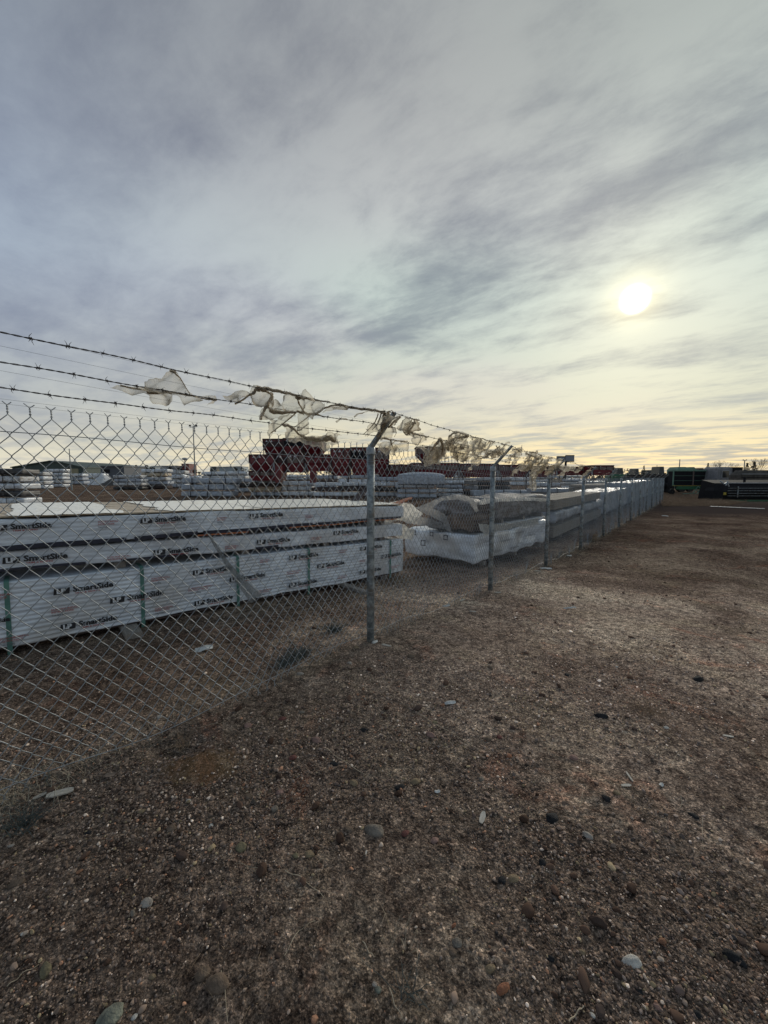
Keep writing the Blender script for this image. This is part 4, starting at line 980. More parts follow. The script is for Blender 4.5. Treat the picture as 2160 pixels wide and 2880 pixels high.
building([(36, 1316), (145, 1298), (182, 1303), (236, 1316)], 150, 40, 'roof_green', 'dark green gabled shed beyond the left end of the yard', 'roof_green', 'shed', ((190, 1318, 222, 1334, 'wall_tan'), (120, 1326, 160, 1340, 'black')))
building([(182, 1299), (352, 1310)], 190, 30, 'roof_white', 'long pale blue roofed building behind the green shed', 'roof_white')
building([(284, 1313), (350, 1313)], 140, 12, 'roof_grey', 'low slate grey shed left of the horizon tree line', 'roof_grey', 'shed', ((262 + 30, 1320, 310, 1330, 'black'),))
building([(430, 1312), (500, 1311)], 240, 12, 'white_paint', 'tiny white building on the far left horizon')
building([(512, 1306), (532, 1306)], 240, 10, 'maroon', 'tiny red roofed building on the horizon beside the tall pole')
building([(600, 1315), (680, 1313)], 230, 12, 'roof_white', 'tiny pale building on the horizon left of the red hoppers')
def light_pole(px, ytop, D, label, heads=2, th=.09):
    x = XX(px, D); zt_ = far_at(px, ytop, D); r = empty('light_pole', (x, D, -.26)); tag(r, label, 'light pole')
    H = zt_ + .26; mb = MB(); mb.tube([(0, 0, 0), (0, 0, H * .5), (0, 0, H)], [th * 1.3, th, th * .7], 8); mb.build('pole', M['galv_post'], r)
    if heads:
        mb = MB(); mb.tube([(-.4, 0, H - .15), (.4, 0, H - .1)], .03, 5); mb.build('cross_arm', M['galv_post'], r)
        for sx in (-1, 1):
            mb = MB(); mb.loft([[(sx * .36 - .10, -.12, H - .05), (sx * .36 + .10, -.12, H - .05), (sx * .36 + .10, .12, H - .05), (sx * .36 - .10, .12, H - .05)], [(sx * .36 - .03, -.06, H + .14), (sx * .36 + .07, -.06, H + .14), (sx * .36 + .07, .06, H + .14), (sx * .36 - .03, .06, H + .14)]]); mb.build('lamp_head', M['black'], r)
light_pole(549, 1198, 45, 'tall slender light pole standing in the yard left of the red hoppers', 1, .07)
light_pole(200, 1262, 60, 'short thin pole above the green shed', 0, .08)
light_pole(1909, 1292, 70, 'thin pole with a small head above the green header trailer', 0, .09)
light_pole(2091, 1294, 90, 'twin utility pole between the bare trees at right', 2, .12)
light_pole(1846, 1308, 70, 'small thin pole over the far fence end', 0, .06)
# water tower
r = empty('water_tower', (XX(522, 230), 230, -.26)); tag(r, 'small pale water tower on the horizon left of the tall light pole', 'water tower')
H = far_at(522, 1287, 230) + .26; mb = MB(); mb.loft([[(math.cos(t) * rr, math.sin(t) * rr, z) for t in np.linspace(0, 2 * math.pi, 16, endpoint=False)] for rr, z in ((.4, H - 1.6), (1.5, H - 1.2), (1.6, H - .6), (1.1, H - .15), (.15, H))]); mb.build('tank', M['white_paint'], r)
mb = MB(); mb.tube([(0, 0, 0), (0, 0, H - 1.5)], .3, 8); mb.build('stem', M['white_paint'], r)
# billboard
Db = 110; r = empty('billboard', (XX(1588, Db), Db, -.26)); tag(r, 'roadside billboard rising over the maroon boxes', 'billboard')
za, zb2 = far_at(1588, 1298, Db) + .26, far_at(1588, 1281, Db) + .26; wb = XX(1612, Db) - XX(1564, Db)
for nm, xa, xb, zl, zh, mm in (('sign_panel', -wb / 2, 0, za + .2, zb2 - .2, 'sign'), ('sign_panel', .02, wb / 2, za - .1, zb2 + .1, 'sign2')):
    mb = MB(); mb.box(((xa + xb) / 2, 0, (zl + zh) / 2), (xb - xa, .5, zh - zl)); p_ = mb.build(nm, M[mm], r)
    mb = MB(); mb.box(((xa + xb) / 2, -.28, zh - .1), (xb - xa, .06, .18)); mb.box(((xa + xb) / 2, -.28, zl + .1), (xb - xa, .06, .18)); mb.build('frame', M['black'], p_)
mb = MB(); mb.tube([(.2, .1, 0), (.2, .1, za)], .3, 8); mb.build('post', M['black'], r)
mb = MB(); mb.box((-wb * .25, -.27, (za + zb2) / 2), (wb * .3, .03, .3)); mb.build('printed_bar', M['roof_white'], r)
mb = MB(); mb.tube([(0, 1, 0), (0, 1, 2.0)], .1, 4); mb.build('service_ladder', M['black'], r)

# horizon tree line: one far mass
def tree_line(x0, x1, D, hmin, hmax, seed, name='far_tree_line'):
    rr = random.Random(seed); V = []; Fc = []
    x = XX(x0, D); xe = XX(x1, D)
    while x < xe:
        h = rr.uniform(hmin, hmax) * (.55 + .6 * abs(math.sin(x * .05 + seed))); w = rr.uniform(1.5, 4)
        for q in range(14):
            c = Vector((x + rr.uniform(-w, w), D + rr.uniform(-3, 3), rr.uniform(.2, 1) * h - .3)); s = rr.uniform(.5, 1.3)
            b = len(V)
            for k in range(6):
                V.append(c + Vector((rr.uniform(-s, s), rr.uniform(-s, s), rr.uniform(-s, s) * .9)))
            for f in ((0, 1, 2), (2, 3, 4), (4, 5, 0), (1, 3, 5)): Fc.append(tuple(b + i for i in f))
        x += rr.uniform(1.0, 3.5)
    o = mesh_obj(name, V, Fc, M['far_trees']); tag(o, 'dark low line of trees and buildings along the far horizon', 'tree line', kind='stuff'); return o
tree_line(-900, 3100, 260, 4, 8, 3)
tree_line(345, 700, 180, 4, 7.5, 4)
def bare_tree(px, ytop, D, label, spread=1.0, seed=1):
    rr = random.Random(seed); H = far_at(px, ytop, D) + .26
    root = empty('bare_tree', (XX(px, D), D, -.26)); tag(root, label, 'tree', 'leafless trees on the right horizon')
    tr = MB(); cr = MB()
    tr.tube([(0, 0, 0), (.05 * H * rr.uniform(-1, 1), 0, H * .3)], [H * .028, H * .02], 6); tr.build('trunk', M['bark'], root)
    def grow(p, d, l, r, n):
        if n == 0 or r < .004: return
        q = p + d * l; cr.tube([p, p.lerp(q, .5) + Vector((rr.uniform(-.05, .05) * l, rr.uniform(-.05, .05) * l, 0)), q], [r, r * .8, r * .6], 3, False)
        for _ in range(3 if n > 2 else 2):
            nd = (d + Vector((rr.uniform(-.75, .75) * spread, rr.uniform(-.6, .6) * spread, rr.uniform(-.1, .5)))).normalized(); grow(q, nd, l * rr.uniform(.62, .8), r * .6, n - 1)
    for _ in range(5): grow(Vector((0, 0, H * .28)), Vector((rr.uniform(-.8, .8) * spread, rr.uniform(-.5, .5), 1)).normalized(), H * .24, H * .008, 6)
    cr.build('crown', M['bark'], root)
bare_tree(2030, 1290, 75, 'broad leafless tree standing behind the white truck cab', 1.1, 2)
bare_tree(2124, 1286, 80, 'upright leafless tree nearest the right edge', .8, 5)
def evergreen(px, ytop, D, wpx, label, seed):
    rr = random.Random(seed); H = far_at(px, ytop, D) + .26; W = XX(px + wpx, D) - XX(px, D)
    root = empty('evergreen_tree', (XX(px, D), D, -.26)); tag(root, label, 'tree', 'evergreen trees on the right horizon')
    mb = MB(); mb.tube([(0, 0, 0), (0, 0, H * .7)], [H * .04, H * .01], 6); mb.build('trunk', M['bark'], root)
    V = []; Fc = []
    for _ in range(900):
        z = rr.random() ** .8; rad = W / 2 * (1.05 - z) ** .6 * rr.uniform(.3, 1.05) * (.85 + .3 * math.sin(z * 19)); t = rr.uniform(0, 6.28); c = Vector((rad * math.cos(t), rad * math.sin(t), H * (.15 + .85 * z))); s = W * .07; b = len(V)
        for k in range(3): V.append(c + Vector((rr.uniform(-s, s), rr.uniform(-s, s), rr.uniform(-s, s))))
        Fc.append((b, b + 1, b + 2))
    mesh_obj('crown', V, Fc, M['evergreen'], root)
evergreen(1989, 1303, 80, 20, 'small dark evergreen left of the broad leafless tree', 1)
evergreen(2099, 1302, 82, 24, 'rounded dark evergreen right of the utility pole', 2)
evergreen(2119, 1299, 84, 28, 'larger dark evergreen under the upright leafless tree', 3)
evergreen(1810, 1310, 60, 18, 'small dark evergreen above the eighth fence post', 4)

# ------------------------------------------------------------------ machines to the right of the fence
def px_box(x0, x1, y0, y1, D):
    return XX(x0, D), XX(x1, D), far_at((x0 + x1) / 2, y1, D), far_at((x0 + x1) / 2, y0, D)
D = 44.0; x0, x1, z0, z1 = px_box(1886, 1998, 1324, 1377, D); W = x1 - x0
r = empty('header_trailer', (x0, D, -.26)); tag(r, 'green framed trailer carrying two tall black mesh panels in the dry grass', 'trailer'); zb = z0 + .26; zt = z1 + .26
zf = zb + (zt - zb) * .22
for k in range(2):
    xa = .08 + k * W / 2; mb = MB(); mb.box((xa + W / 4 - .04, .1, (zf + zt) / 2), (W / 2 - .12, .9, zt - zf - .12)); pn = mb.build('black_panel', M['black'], r)
    for q in (.33, .66):
        mb = MB(); mb.box((xa + W / 4 - .04, -.38, zf + (zt - zf) * q), (W / 2 - .14, .03, .03)); mb.build('rail', M['green_pale'], pn)
for k in range(3):
    mb = MB(); mb.box((k * W / 2 - (0, 0, 0)[k] + (.02 if k == 0 else (-.02 if k == 2 else 0)), -.40, (zf + zt) / 2), (.09, .1, zt - zf)); mb.build('upright', M['green_pale'] if k != 1 else M['rust_tin'], r)
mb = MB(); mb.box((W / 2, -.38, zt), (W + .06, .14, .12)); mb.build('top_rail', M['green_pale'], r)
mb = MB(); mb.box((W / 2, -.42, zf - .02), (W, .1, .05)); mb.build('yellow_trim', M['yellow'], r)
mb = MB(); mb.box((W * .55, -.35, zf - .25), (W * .86, .25, .34)); mb.build('base_beam', M['green'], r)
def wheel(parent, x, y, z, rad, wd):
    mb = MB(); N = 20
    def rg(rr, yy): return [(x + rr * math.cos(2 * math.pi * k / N), y + yy, z + rr * math.sin(2 * math.pi * k / N)) for k in range(N)]
    mb.loft([rg(rad * .55, -wd / 2), rg(rad * .92, -wd / 2), rg(rad, -wd * .3), rg(rad, wd * .3), rg(rad * .92, wd / 2), rg(rad * .55, wd / 2)]); w = mb.build('wheel', M['tyre'], parent)
    mb = MB(); mb.loft([rg(rad * .54, -wd * .42), rg(rad * .3, -wd * .36), rg(rad * .12, -wd * .5)]); mb.build('rim', M['white_paint'], w)
wheel(r, .3, .1, .32, .32, .25); wheel(r, W - .35, .1, .32, .32, .25)
mb = MB()
for a, b in (((W * .42, -.9, .1), (W * .62, -.5, .95)), ((W * .76, -.9, .1), (W * .62, -.5, .95)), ((W * .36, -.95, .15), (W * .8, -.95, .15)), ((W * .52, -.9, .1), (W * .66, -.6, .55)), ((W * .68, -.9, .1), (W * .55, -.6, .55)), ((W * .16, -.95, .12), (W * .45, -.95, .2))): mb.tube([a, b], .05, 5)
mb.build('hitch_frame', M['green_pale'], r)
# combine body behind it
D2 = 52; xa, xb, za, zb3 = px_box(1905, 1946, 1313, 1326, D2)
r2 = empty('farm_machine', (xa, D2, -.26)); tag(r2, 'pale green farm machine roof showing above the black mesh trailer', 'farm machine'); h = zb3 + .26; w = xb - xa
mb = MB(); mb.loft([[(0, y, 0) for y in ()]] if False else [[(0, 0, .5), (w, 0, .5), (w, 2, .5), (0, 2, .5)], [(0, 0, h - .35), (w, 0, h - .35), (w, 2, h - .35), (0, 2, h - .35)], [(.25, .2, h), (w * .6, .2, h), (w * .6, 1.8, h), (.25, 1.8, h)]]); mb.build('machine_body', M['green_pale'], r2)
mb = MB(); mb.loft([[(w * .62, .2, h - .45), (w * 1.4, .2, h - .45), (w * 1.4, 1.5, h - .45), (w * .62, 1.5, h - .45)], [(w * .85, .2, h - .02), (w * 1.2, .2, h - .02), (w * 1.2, 1.5, h - .02), (w * .85, 1.5, h - .02)]]); mb.build('intake_cover', M['green_pale'], r2)
wheel(r2, .5, -.1, .7, .7, .5); wheel(r2, w - .3, -.1, .5, .5, .4)
# black header on the ground line, cut by the picture edge
D3 = 31.0; x0, x1, z0, z1 = px_box(2018, 2310, 1350, 1406, D3); W = x1 - x0; H = z1 + .26; hb = max(.1, z0 + .26)
r = empty('crop_header', (x0, D3, -.26)); tag(r, 'long low black crop header with a green skid at the right edge', 'crop header')
mb = MB(); mb.loft([[(0, .3, hb), (0, .0, H * .45), (0, .3, H * .85), (0, 1.5, H), (0, 1.8, hb)], [(W, .3, hb), (W, .0, H * .45), (W, .3, H * .85), (W, 1.5, H), (W, 1.8, hb)]]); mb.build('header_body', M['black'], r)
mb = MB(); mb.box((W / 2 + .4, .25, H * .86), (W - .9, .12, .07)); mb.build('top_rail', M['white_paint'], r)
for q in (.62, .5, .38, .26):
    mb = MB(); mb.box((W / 2 + .35, -.02, H * q + .0), (W - 1.1, .05, .03)); mb.build('slat', M['galv_post'], r)
mb = MB(); mb.box((W / 2 + .35, -.05, hb * .55), (W - 1.0, .5, hb * .8)); mb.build('green_skid', M['green'], r)
mb = MB(); mb.loft([[(-.10, .1, hb), (.40, -.15, hb), (.40, 1.0, hb), (-.10, 1.0, hb)], [(-.15, .1, H * .5), (.45, -.15, H * .5), (.45, 1.0, H * .5), (-.15, 1.0, H * .5)], [(.15, .2, H * .80), (.45, .0, H * .80), (.45, .8, H * .80), (.15, .8, H * .80)]]); mb.build('end_shield', M['black'], r)
mb = MB(); mb.box((.62, -.04, H * .36), (.24, .08, .20)); mb.build('warning_plate', M['yellow'], r)
mb = MB(); mb.tube([(.05, -.2, H * .95), (.35, -.22, H * .82), (.6, -.25, H * .88), (.75, -.25, H * .70)], .05, 5); mb.tube([(.5, -.25, H * .75), (.62, -.26, H * .95)], .05, 5); mb.build('hose_bracket', M['galv'], r)
mb = MB(); mb.tube([(W * .33, .6, H * .9), (W * .33, .6, H * 1.12)], .09, 6); mb.build('hydraulic_cap', M['black'], r)
for q in (.2, .5, .8):
    mb = MB(); mb.box((W * q, -.06, H * .45), (.06, .07, H * .5)); mb.build('brace', M['galv_post'], r)
# second dark header behind, grey-brown panel at the very right
D4 = 36.0; x0, x1, z0, z1 = px_box(2083, 2330, 1322, 1352, D4); W = x1 - x0
r = empty('crop_header', (x0, D4, -.26)); tag(r, 'grey brown slatted header standing behind the black one', 'crop header'); H = z1 + .26
mb = MB(); mb.loft([[(0, 0, .5), (W, 0, .5), (W, 1.2, .5), (0, 1.2, .5)], [(0, 0, H * .82), (W, 0, H * .82), (W, 1.2, H * .82), (0, 1.2, H * .82)], [(.4, .3, H), (W, .3, H), (W, 1.0, H), (.4, 1.0, H)]]); mb.build('header_body', M['header_grey'], r)
for q in (.5, .62, .74, .86):
    mb = MB(); mb.box((W / 2, -.04, H * q), (W * .98, .06, .05)); mb.build('slat', M['black'] if q < .8 else M['white_paint'], r)
for q in (.1, .4): 
    mb = MB(); mb.box((W * q, .3, .25), (.2, .4, .55)); mb.build('stand', M['black'], r)
# white truck cab
D5 = 42.0; x0, x1, z0, z1 = px_box(2018, 2060, 1313, 1372, D5); W = x1 - x0; H = z1 + .26
r = empty('truck', (x0, D5, -.26)); tag(r, 'dull white truck cab parked between the trailer and the black header', 'truck')
mb = MB(); mb.loft([[(-.05, 0, .6), (W, 0, .6), (W, 2.2, .6), (-.05, 2.2, .6)], [(-.05, 0, H * .55), (W, 0, H * .55), (W, 2.2, H * .55), (-.05, 2.2, H * .55)], [(.12, .08, H * .95), (W, .08, H * .95), (W, 2.1, H * .95), (.12, 2.1, H * .95)], [(.3, .25, H), (W - .1, .25, H), (W - .1, 1.9, H), (.3, 1.9, H)]]); mb.build('cab', M['cab_paint'], r)
mb = MB(); mb.box((W * .52, .0, H * .74), (W * .42, .09, H * .24)); wdo = mb.build('window', M['glass'], r)
mb = MB(); mb.box((W * .52, -.03, H * .74 + H * .13), (W * .5, .06, .05)); mb.box((W * .52, -.03, H * .74 - H * .13), (W * .5, .06, .05)); mb.box((W * .27, -.03, H * .74), (.05, .06, H * .26)); mb.box((W * .77, -.03, H * .74), (.05, .06, H * .26)); mb.build('window_frame', M['white_paint'], wdo)
mb = MB(); mb.box((W * 1.35, 1.0, H * .70), (W * .62, 2.0, H * .58)); mb.build('black_body', M['black'], r)
mb = MB(); mb.box((W * 1.0, 1.0, .75), (W * 2.2, 1.6, .3)); mb.build('chassis', M['black'], r)
wheel(r, W * .3, 0, .5, .5, .35); wheel(r, W * 1.5, 0, .5, .5, .35)
D6 = 46; x0, x1, z0, z1 = px_box(1999, 2024, 1328, 1372, D6); W = x1 - x0; H = z1 + .26
r = empty('tank_trailer', (x0, D6, -.26)); tag(r, 'small blue grey machine squeezed between the trailer and the truck cab', 'farm machine')
mb = MB(); mb.loft([[(0, 0, .5), (W, 0, .5), (W, 1.4, .5), (0, 1.4, .5)], [(-.05, -.05, H * .6), (W, -.05, H * .6), (W, 1.4, H * .6), (-.05, 1.4, H * .6)], [(.15, .1, H), (W * .8, .1, H), (W * .8, 1.3, H), (.15, 1.3, H)]]); mb.build('machine_body', M['wrap_blue'], r)
wheel(r, W * .5, -.1, .45, .45, .3)
# dark vehicles along the horizon behind the far fence
def far_vehicle(x0, x1, yt, yb, D, m, label, cab=True):
    xa, xb, za, zb3 = px_box(x0, x1, yt, yb, D); w = xb - xa; h = zb3 + .26
    r = empty('farm_machine', (xa, D, -.26)); tag(r, label, 'farm machine')
    mb = MB(); mb.loft([[(0, 0, .5), (w, 0, .5), (w, 2.2, .5), (0, 2.2, .5)], [(0, 0, h * .6), (w, 0, h * .6), (w, 2.2, h * .6), (0, 2.2, h * .6)], [(w * .1, .1, h * .72), (w * .9, .1, h * .72), (w * .9, 2, h * .72), (w * .1, 2, h * .72)]]); mb.build('machine_body', M[m], r)
    mb = MB(); mb.loft([[(w * .25, .2, h * .7), (w * .62, .2, h * .7), (w * .62, 1.8, h * .7), (w * .25, 1.8, h * .7)], [(w * .3, .3, h), (w * .58, .3, h), (w * .58, 1.7, h), (w * .3, 1.7, h)]]); mb.build('cab', M['glass'], r)
    rr = min(.8, h * .3); wheel(r, w * .2, -.1, rr, rr, .5); wheel(r, w * .8, -.1, rr * .8, rr * .8, .5)
far_vehicle(1724, 1775, 1316, 1340, 62, 'green', 'dark green machine right of the tall maroon box')
far_vehicle(1780, 1812, 1318, 1342, 58, 'black', 'dark farm machine under the small evergreen')
far_vehicle(1812, 1850, 1322, 1344, 60, 'white_paint', 'pale machine behind the far end of the fence')
far_vehicle(1846, 1888, 1312, 1350, 48, 'black', 'tall dark machine between the fence end and the green trailer')
far_vehicle(1955, 2000, 1316, 1335, 66, 'black', 'dark machine above the right side of the mesh panels')
far_vehicle(0, 36, 1318, 1340, 70, 'black', 'dark machine at the far left edge of the horizon')
far_vehicle(575, 630, 1312, 1332, 85, 'black', 'dark machine on the horizon left of the red hoppers')
# long white board lying on the ground
A_ = on_ground(1998, 1426); B_ = on_ground(2150, 1433); dd = B_ - A_; Lb = dd.length
mb = MB(); mb.loft([[(x, -.11, 0), (x, .11, 0), (x, .11, .03), (x, -.11, .03)] for x in np.linspace(0, Lb, 6)]); o = mb.build('white_board', M['white_paint']); o.location = A_ + Vector((0, 0, .03)); o.rotation_euler = (0, 0, math.atan2(dd.y, dd.x)); tag(o, 'long white board lying flat on the dirt in front of the black header', 'board')

# ------------------------------------------------------------------ chain link fence
FH = 1.83; SPN = [-5.3, -2.75, 0, 2.72, 5.4, 8.3, 11.3, 14.3, 17.3, 20.3, 23.3, 26.3, 29.3, 32.3, 34.6]
def fz(s): 
    p = F0 + FD * s; return float(g_np(np.array([p.x]), np.array([p.y]))[0])
fence = empty('chain_link_fence', (F0.x, F0.y, 0)); tag(fence, 'galvanised chain link fence with outward leaning arms and three barbed wires', 'fence')
def FP(s, z, n=0.0): return FD * s + FN * n + Vector((0, 0, z))       # local to the fence Empty (placed at the first post)
# posts, each with a band clamp, a cap and an arm
mb = MB(); mb.tube([(0, 0, -.25), (0, 0, .6), (0, 0, 1.2), (0, 0, FH - .01)], [.0365, .0365, .0362, .036], 20); pm = mb.build('post', M['galv_post'], fence, True)
mb = MB(); mb.loft([[(math.cos(a) * rr, math.sin(a) * rr, z) for a in np.linspace(0, 2 * math.pi, 20, endpoint=False)] for rr, z in ((.0405, FH - .055), (.0412, FH - .05), (.0412, FH - .004), (.036, FH + .012), (.02, FH + .022), (.004, FH + .025))]); capm = mb.build('post_cap', M['galv'], pm, True)
AOUT, AUP = .285, .300
def arm_mesh():
    mb = MB(); d = (FN * AOUT + Vector((0, 0, AUP))); d.normalize(); side = FD; up = side.cross(d)
    L = math.hypot(AOUT, AUP); rings = []
    for f, w in ((0, .034), (.12, .028), (.8, .021), (1.0, .018)):
        c = Vector((0, 0, FH - .005)) + d * (L * f) 
        rings.append([c + side * w - up * .004, c + side * w - up * .022, c + side * (w - .004) - up * .022, c + side * (w - .005) + up * .000, c - side * (w - .005) + up * .000, c - side * (w - .004) - up * .022, c - side * w - up * .022, c - side * w - up * .004, c - side * (w * .8) + up * .006, c + side * (w * .8) + up * .006])
    mb.loft(rings)
    for f in (.34, .66, .97):
        c = Vector((0, 0, FH)) + d * (L * f) + up * .008; mb.box(c, (.02, .02, .016))
    return mb
armm = arm_mesh().build('barb_arm', M['galv_post'], pm)
tie_src = None
def ties(parent):
    global tie_src
    for k, z in enumerate((.15, .5, .86, 1.2, 1.52, 1.72)):
        if tie_src is None:
            mb = MB(); mb.tube([(math.cos(a) * .040, math.sin(a) * .040, .012 * math.sin(a)) for a in np.linspace(0, 2 * math.pi, 17)], .0022, 4, False); tie_src = mb.build('wire_tie', M['wire'], parent); o = tie_src
        else: o = share('wire_tie', tie_src, parent)
        o.location = (0, 0, z)
for k, s in enumerate(SPN):
    z = fz(s); ln = 0.006 * math.sin(k * 2.3)
    if k == 0: p_ = pm
    else:
        p_ = share('post', pm, fence); share('post_cap', capm, p_); share('barb_arm', armm, p_)
    p_.location = FP(s, z, 0); p_.rotation_euler = (ln, -ln * .7, 0)
    if 1 <= k <= 8: ties(p_)
# fabric: one panel per bay, woven zigzag wires with knuckled and twisted ends
DW, DH = .0765, .0963
def fabric(sa, sb, sides, fine, parent, idx):
    V = []; Fc = []
    n0 = int(math.ceil(sa / (DW / 2))); n1 = int(math.floor(sb / (DW / 2)))
    nrow = int(round(FH / DH * 2)) - 1
    rr = random.Random(idx); wr = .0021
    ph = idx * 1.7
    def deform(s, z):
        f = z / FH
        zo = .012 * math.sin(s * 1.9) * (1 - f) + .006 * math.sin(s * 4.1 + 1) + .010 * math.sin(s * .9)
        no = .040 * (.018 / .018) * math.sin(s * 1.1 + .6) * math.sin(f * math.pi) * .5 + .006 * math.sin(s * 5 + z * 3)
        so = .010 * math.sin(z * 3.0 + s * 1.3)
        low = max(0, 1 - z / .28)
        no += low * (.045 * math.sin(s * 3.7) + .03 * math.sin(s * 9.1)); zo += low * .018 * math.sin(s * 5.3 + 2)
        return so, no, zo
    def pt(s, z, n):
        so, no, zo = deform(s, z); return FP(s + so, fz_c(s) + z + zo + .012, n + no - .043)
    zc = {}
    def fz_c(s):
        q = round(s, 2)
        if q not in zc: zc[q] = fz(s)
        return zc[q]
    def tube(pts, r, n):
        b = len(V); m = len(pts)
        for i, p in enumerate(pts):
            t = (pts[min(i + 1, m - 1)] - pts[max(i - 1, 0)]).normalized(); u = FN - t * FN.dot(t); u.normalize(); w = t.cross(u)
            for k in range(n):
                a = 2 * math.pi * k / n; V.append(p + (u * math.cos(a) + w * math.sin(a)) * r)
        for i in range(m - 1):
            for k in range(n): Fc.append((b + i * n + k, b + i * n + (k + 1) % n, b + (i + 1) * n + (k + 1) % n, b + (i + 1) * n + k))
    for i in range(n0, n1):
        # wire i zigzags between column i and column i+1; nodes where (col + row) is even
        pts = []
        for j_ in range(0, nrow + 1):
            col = i if (i + j_) % 2 == 0 else i + 1
            isleft = col == i
            z = j_ * DH / 2 + .03; s = col * DW / 2
            over = .0022 if isleft else -.0022
            s_in = s + (-.0018 if isleft else .0018)
            if fine:
                pts.append(pt(s_in + (.006 if isleft else -.006), z - .008, -over)); pts.append(pt(s_in, z, 0)); pts.append(pt(s_in + (.006 if isleft else -.006), z + .008, over))
            else: pts.append(pt(s_in, z, over))
        # twisted, barbed top
        colt = i if (i + nrow) % 2 == 0 else i + 1; s = colt * DW / 2; lf = -1 if colt == i else 1
        zt = nrow * DH / 2 + .03
        for q in range(5): 
            a = q * 1.9 + (0 if lf < 0 else math.pi); pts.append(pt(s + .0026 * math.cos(a), zt + .006 + q * .0075, .0026 * math.sin(a)))
        pts.append(pt(s + lf * (.013 + rr.uniform(0, .006)), zt + .052 + rr.uniform(-.003, .004), rr.uniform(-.006, .006)))
        # bottom end
        colb = i if i % 2 == 0 else i + 1; lf2 = -1 if colb == i else 1
        pts.insert(0, pt(colb * DW / 2 + lf2 * .012, .030 - .034, rr.uniform(-.01, .01)))
        tube(pts, wr, sides)
    o = mesh_obj('chain_link_mesh', V, Fc, M['wire'], parent, fine); o['kind'] = 'stuff'
for k in range(len(SPN) - 1):
    sa, sb = SPN[k], SPN[k + 1]
    if k == 0: continue
    fabric(sa, sb, 5 if sb < 6 else (4 if sb < 12 else 3), sb < 9, fence, k)
# tension wires
def line_wire(zf_, r, s0, s1, step, n_off, name, wob, seed, m='wire'):
    pts = []; s = s0
    while s < s1:
        bay = [q for q in SPN if q <= s][-1:]; f = 0
        pts.append(FP(s, fz(s) + zf_ + wob * (math.sin(s * 2.3 + seed) + .5 * math.sin(s * 6.1 + seed * 2)), n_off + wob * math.sin(s * 4 + seed))); s += step
    mb = MB(); mb.tube(pts, r, 5); return mb.build(name, M[m], fence, True)
line_wire(FH - .105, .0021, -5.2, 34.6, .12, -.040, 'tension_wire', .006, 1)
line_wire(.055, .0021, -5.2, 34.6, .07, -.035, 'tension_wire', .022, 2)
# barbed wires: two twisted strands and separate four point barbs
barb_src = None; nb = 0
def barb_mb():
    mb = MB()
    for q in range(5): pass
    mb.tube([Vector((.004 * math.cos(t * 1.0) * 0 + (t - 3) * .0016, .0045 * math.cos(t * 2.1), .0045 * math.sin(t * 2.1))) for t in np.linspace(0, 6, 18)], .0013, 4)
    for a, x, yz in ((-.012, .004, (1, .5)), (.012, -.004, (-1, .6)), (.010, .003, (.5, -1)), (-.010, -.003, (-.4, -1))):
        d = Vector((0, yz[0], yz[1])).normalized(); mb.tube([Vector((x, 0, 0)), Vector((x, 0, 0)) + d * .009, Vector((x + a * .5, 0, 0)) + d * .019], [.0013, .0011, .0004], 4)
    return mb
far_barbs = MB()
WS = [-2.9, -2.4, -1.36, -.5, 0, .4, 1.4, 2.72, 40]      # the wires ride lower on the slack bay to the left
WZ = {1: [.247, .247, .254, .269, .290, .283, .279, .285, .285], 2: [.150, .151, .163, .182, .190, .185, .180, .188, .188], 3: [.063, .066, .082, .092, .104, .102, .100, .104, .104]}
def barbed(f, seed, rope=False):
    global barb_src, nb
    rr = random.Random(seed)
    def cpt(s):
        bay0 = [q for q in SPN if q <= s]; b0 = bay0[-1] if bay0 else SPN[0]; b1 = [q for q in SPN if q > s]; b1 = b1[0] if b1 else SPN[-1]
        u = (s - b0) / max(.01, b1 - b0); sg = -.018 * 4 * u * (1 - u) * (1.4 - .5 * f) + .008 * math.sin(s * 5.3 + seed) + .004 * math.sin(s * 13 + seed * 3)
        n = AOUT * f + .010 * math.sin(s * 3.1 + seed)
        if seed == 3 and -1.5 < s < -1.0: sg -= .02 * math.sin((s + 1.5) / .5 * math.pi)
        return FP(s, fz(s) + FH + float(np.interp(s, WS, WZ[seed])) + (0 if s < 2.7 else sg) + .003 * math.sin(s * 5.3 + seed) + .0015 * math.sin(s * 13 + seed * 3), n)
    s = -5.2; P1 = []; P2 = []; th = 0
    while s < 6.5:
        c = cpt(s); a = s / .036 * 2 * math.pi / 2; off = FN * math.cos(a) * .0019 + Vector((0, 0, 1)) * math.sin(a) * .0019
        if s > -3.0: P1.append(c + off); P2.append(c - off)
        s += .009
    mb = MB(); mb.tube(P1, .00165, 4); mb.tube(P2, .00165, 4); w = mb.build('barbed_wire', M['barb'], fence)
    pts = []; 
    while s < 34.5: pts.append(cpt(s)); s += .15
    mb = MB(); mb.tube([P1[-1] * .5 + P2[-1] * .5] + pts, .0028, 4); w2 = mb.build('barbed_wire', M['barb'], fence)
    s = -2.9 + seed * .04
    while s < 34:
        c = cpt(s); rot = Matrix.Rotation(rr.uniform(0, 6.28), 4, 'X')
        if s < 9:
            if barb_src is None: barb_src = barb_mb().build('barb', M['barb'], w); o = barb_src
            else: o = share('barb', barb_src, w)
            o.location = c; o.rotation_euler = (rr.uniform(0, 6.28), 0, math.atan2(FD.y, FD.x)); sc = rr.uniform(.95, 1.25); o.scale = (sc, sc, sc); nb += 1
        else:
            for q in range(3):
                d = Vector((rr.uniform(-1, 1), rr.uniform(-1, 1), rr.uniform(-1, 1))).normalized() * .02; far_barbs.tube([c - d, c + d], .0013, 3)
        s += .125 + rr.uniform(-.008, .008)
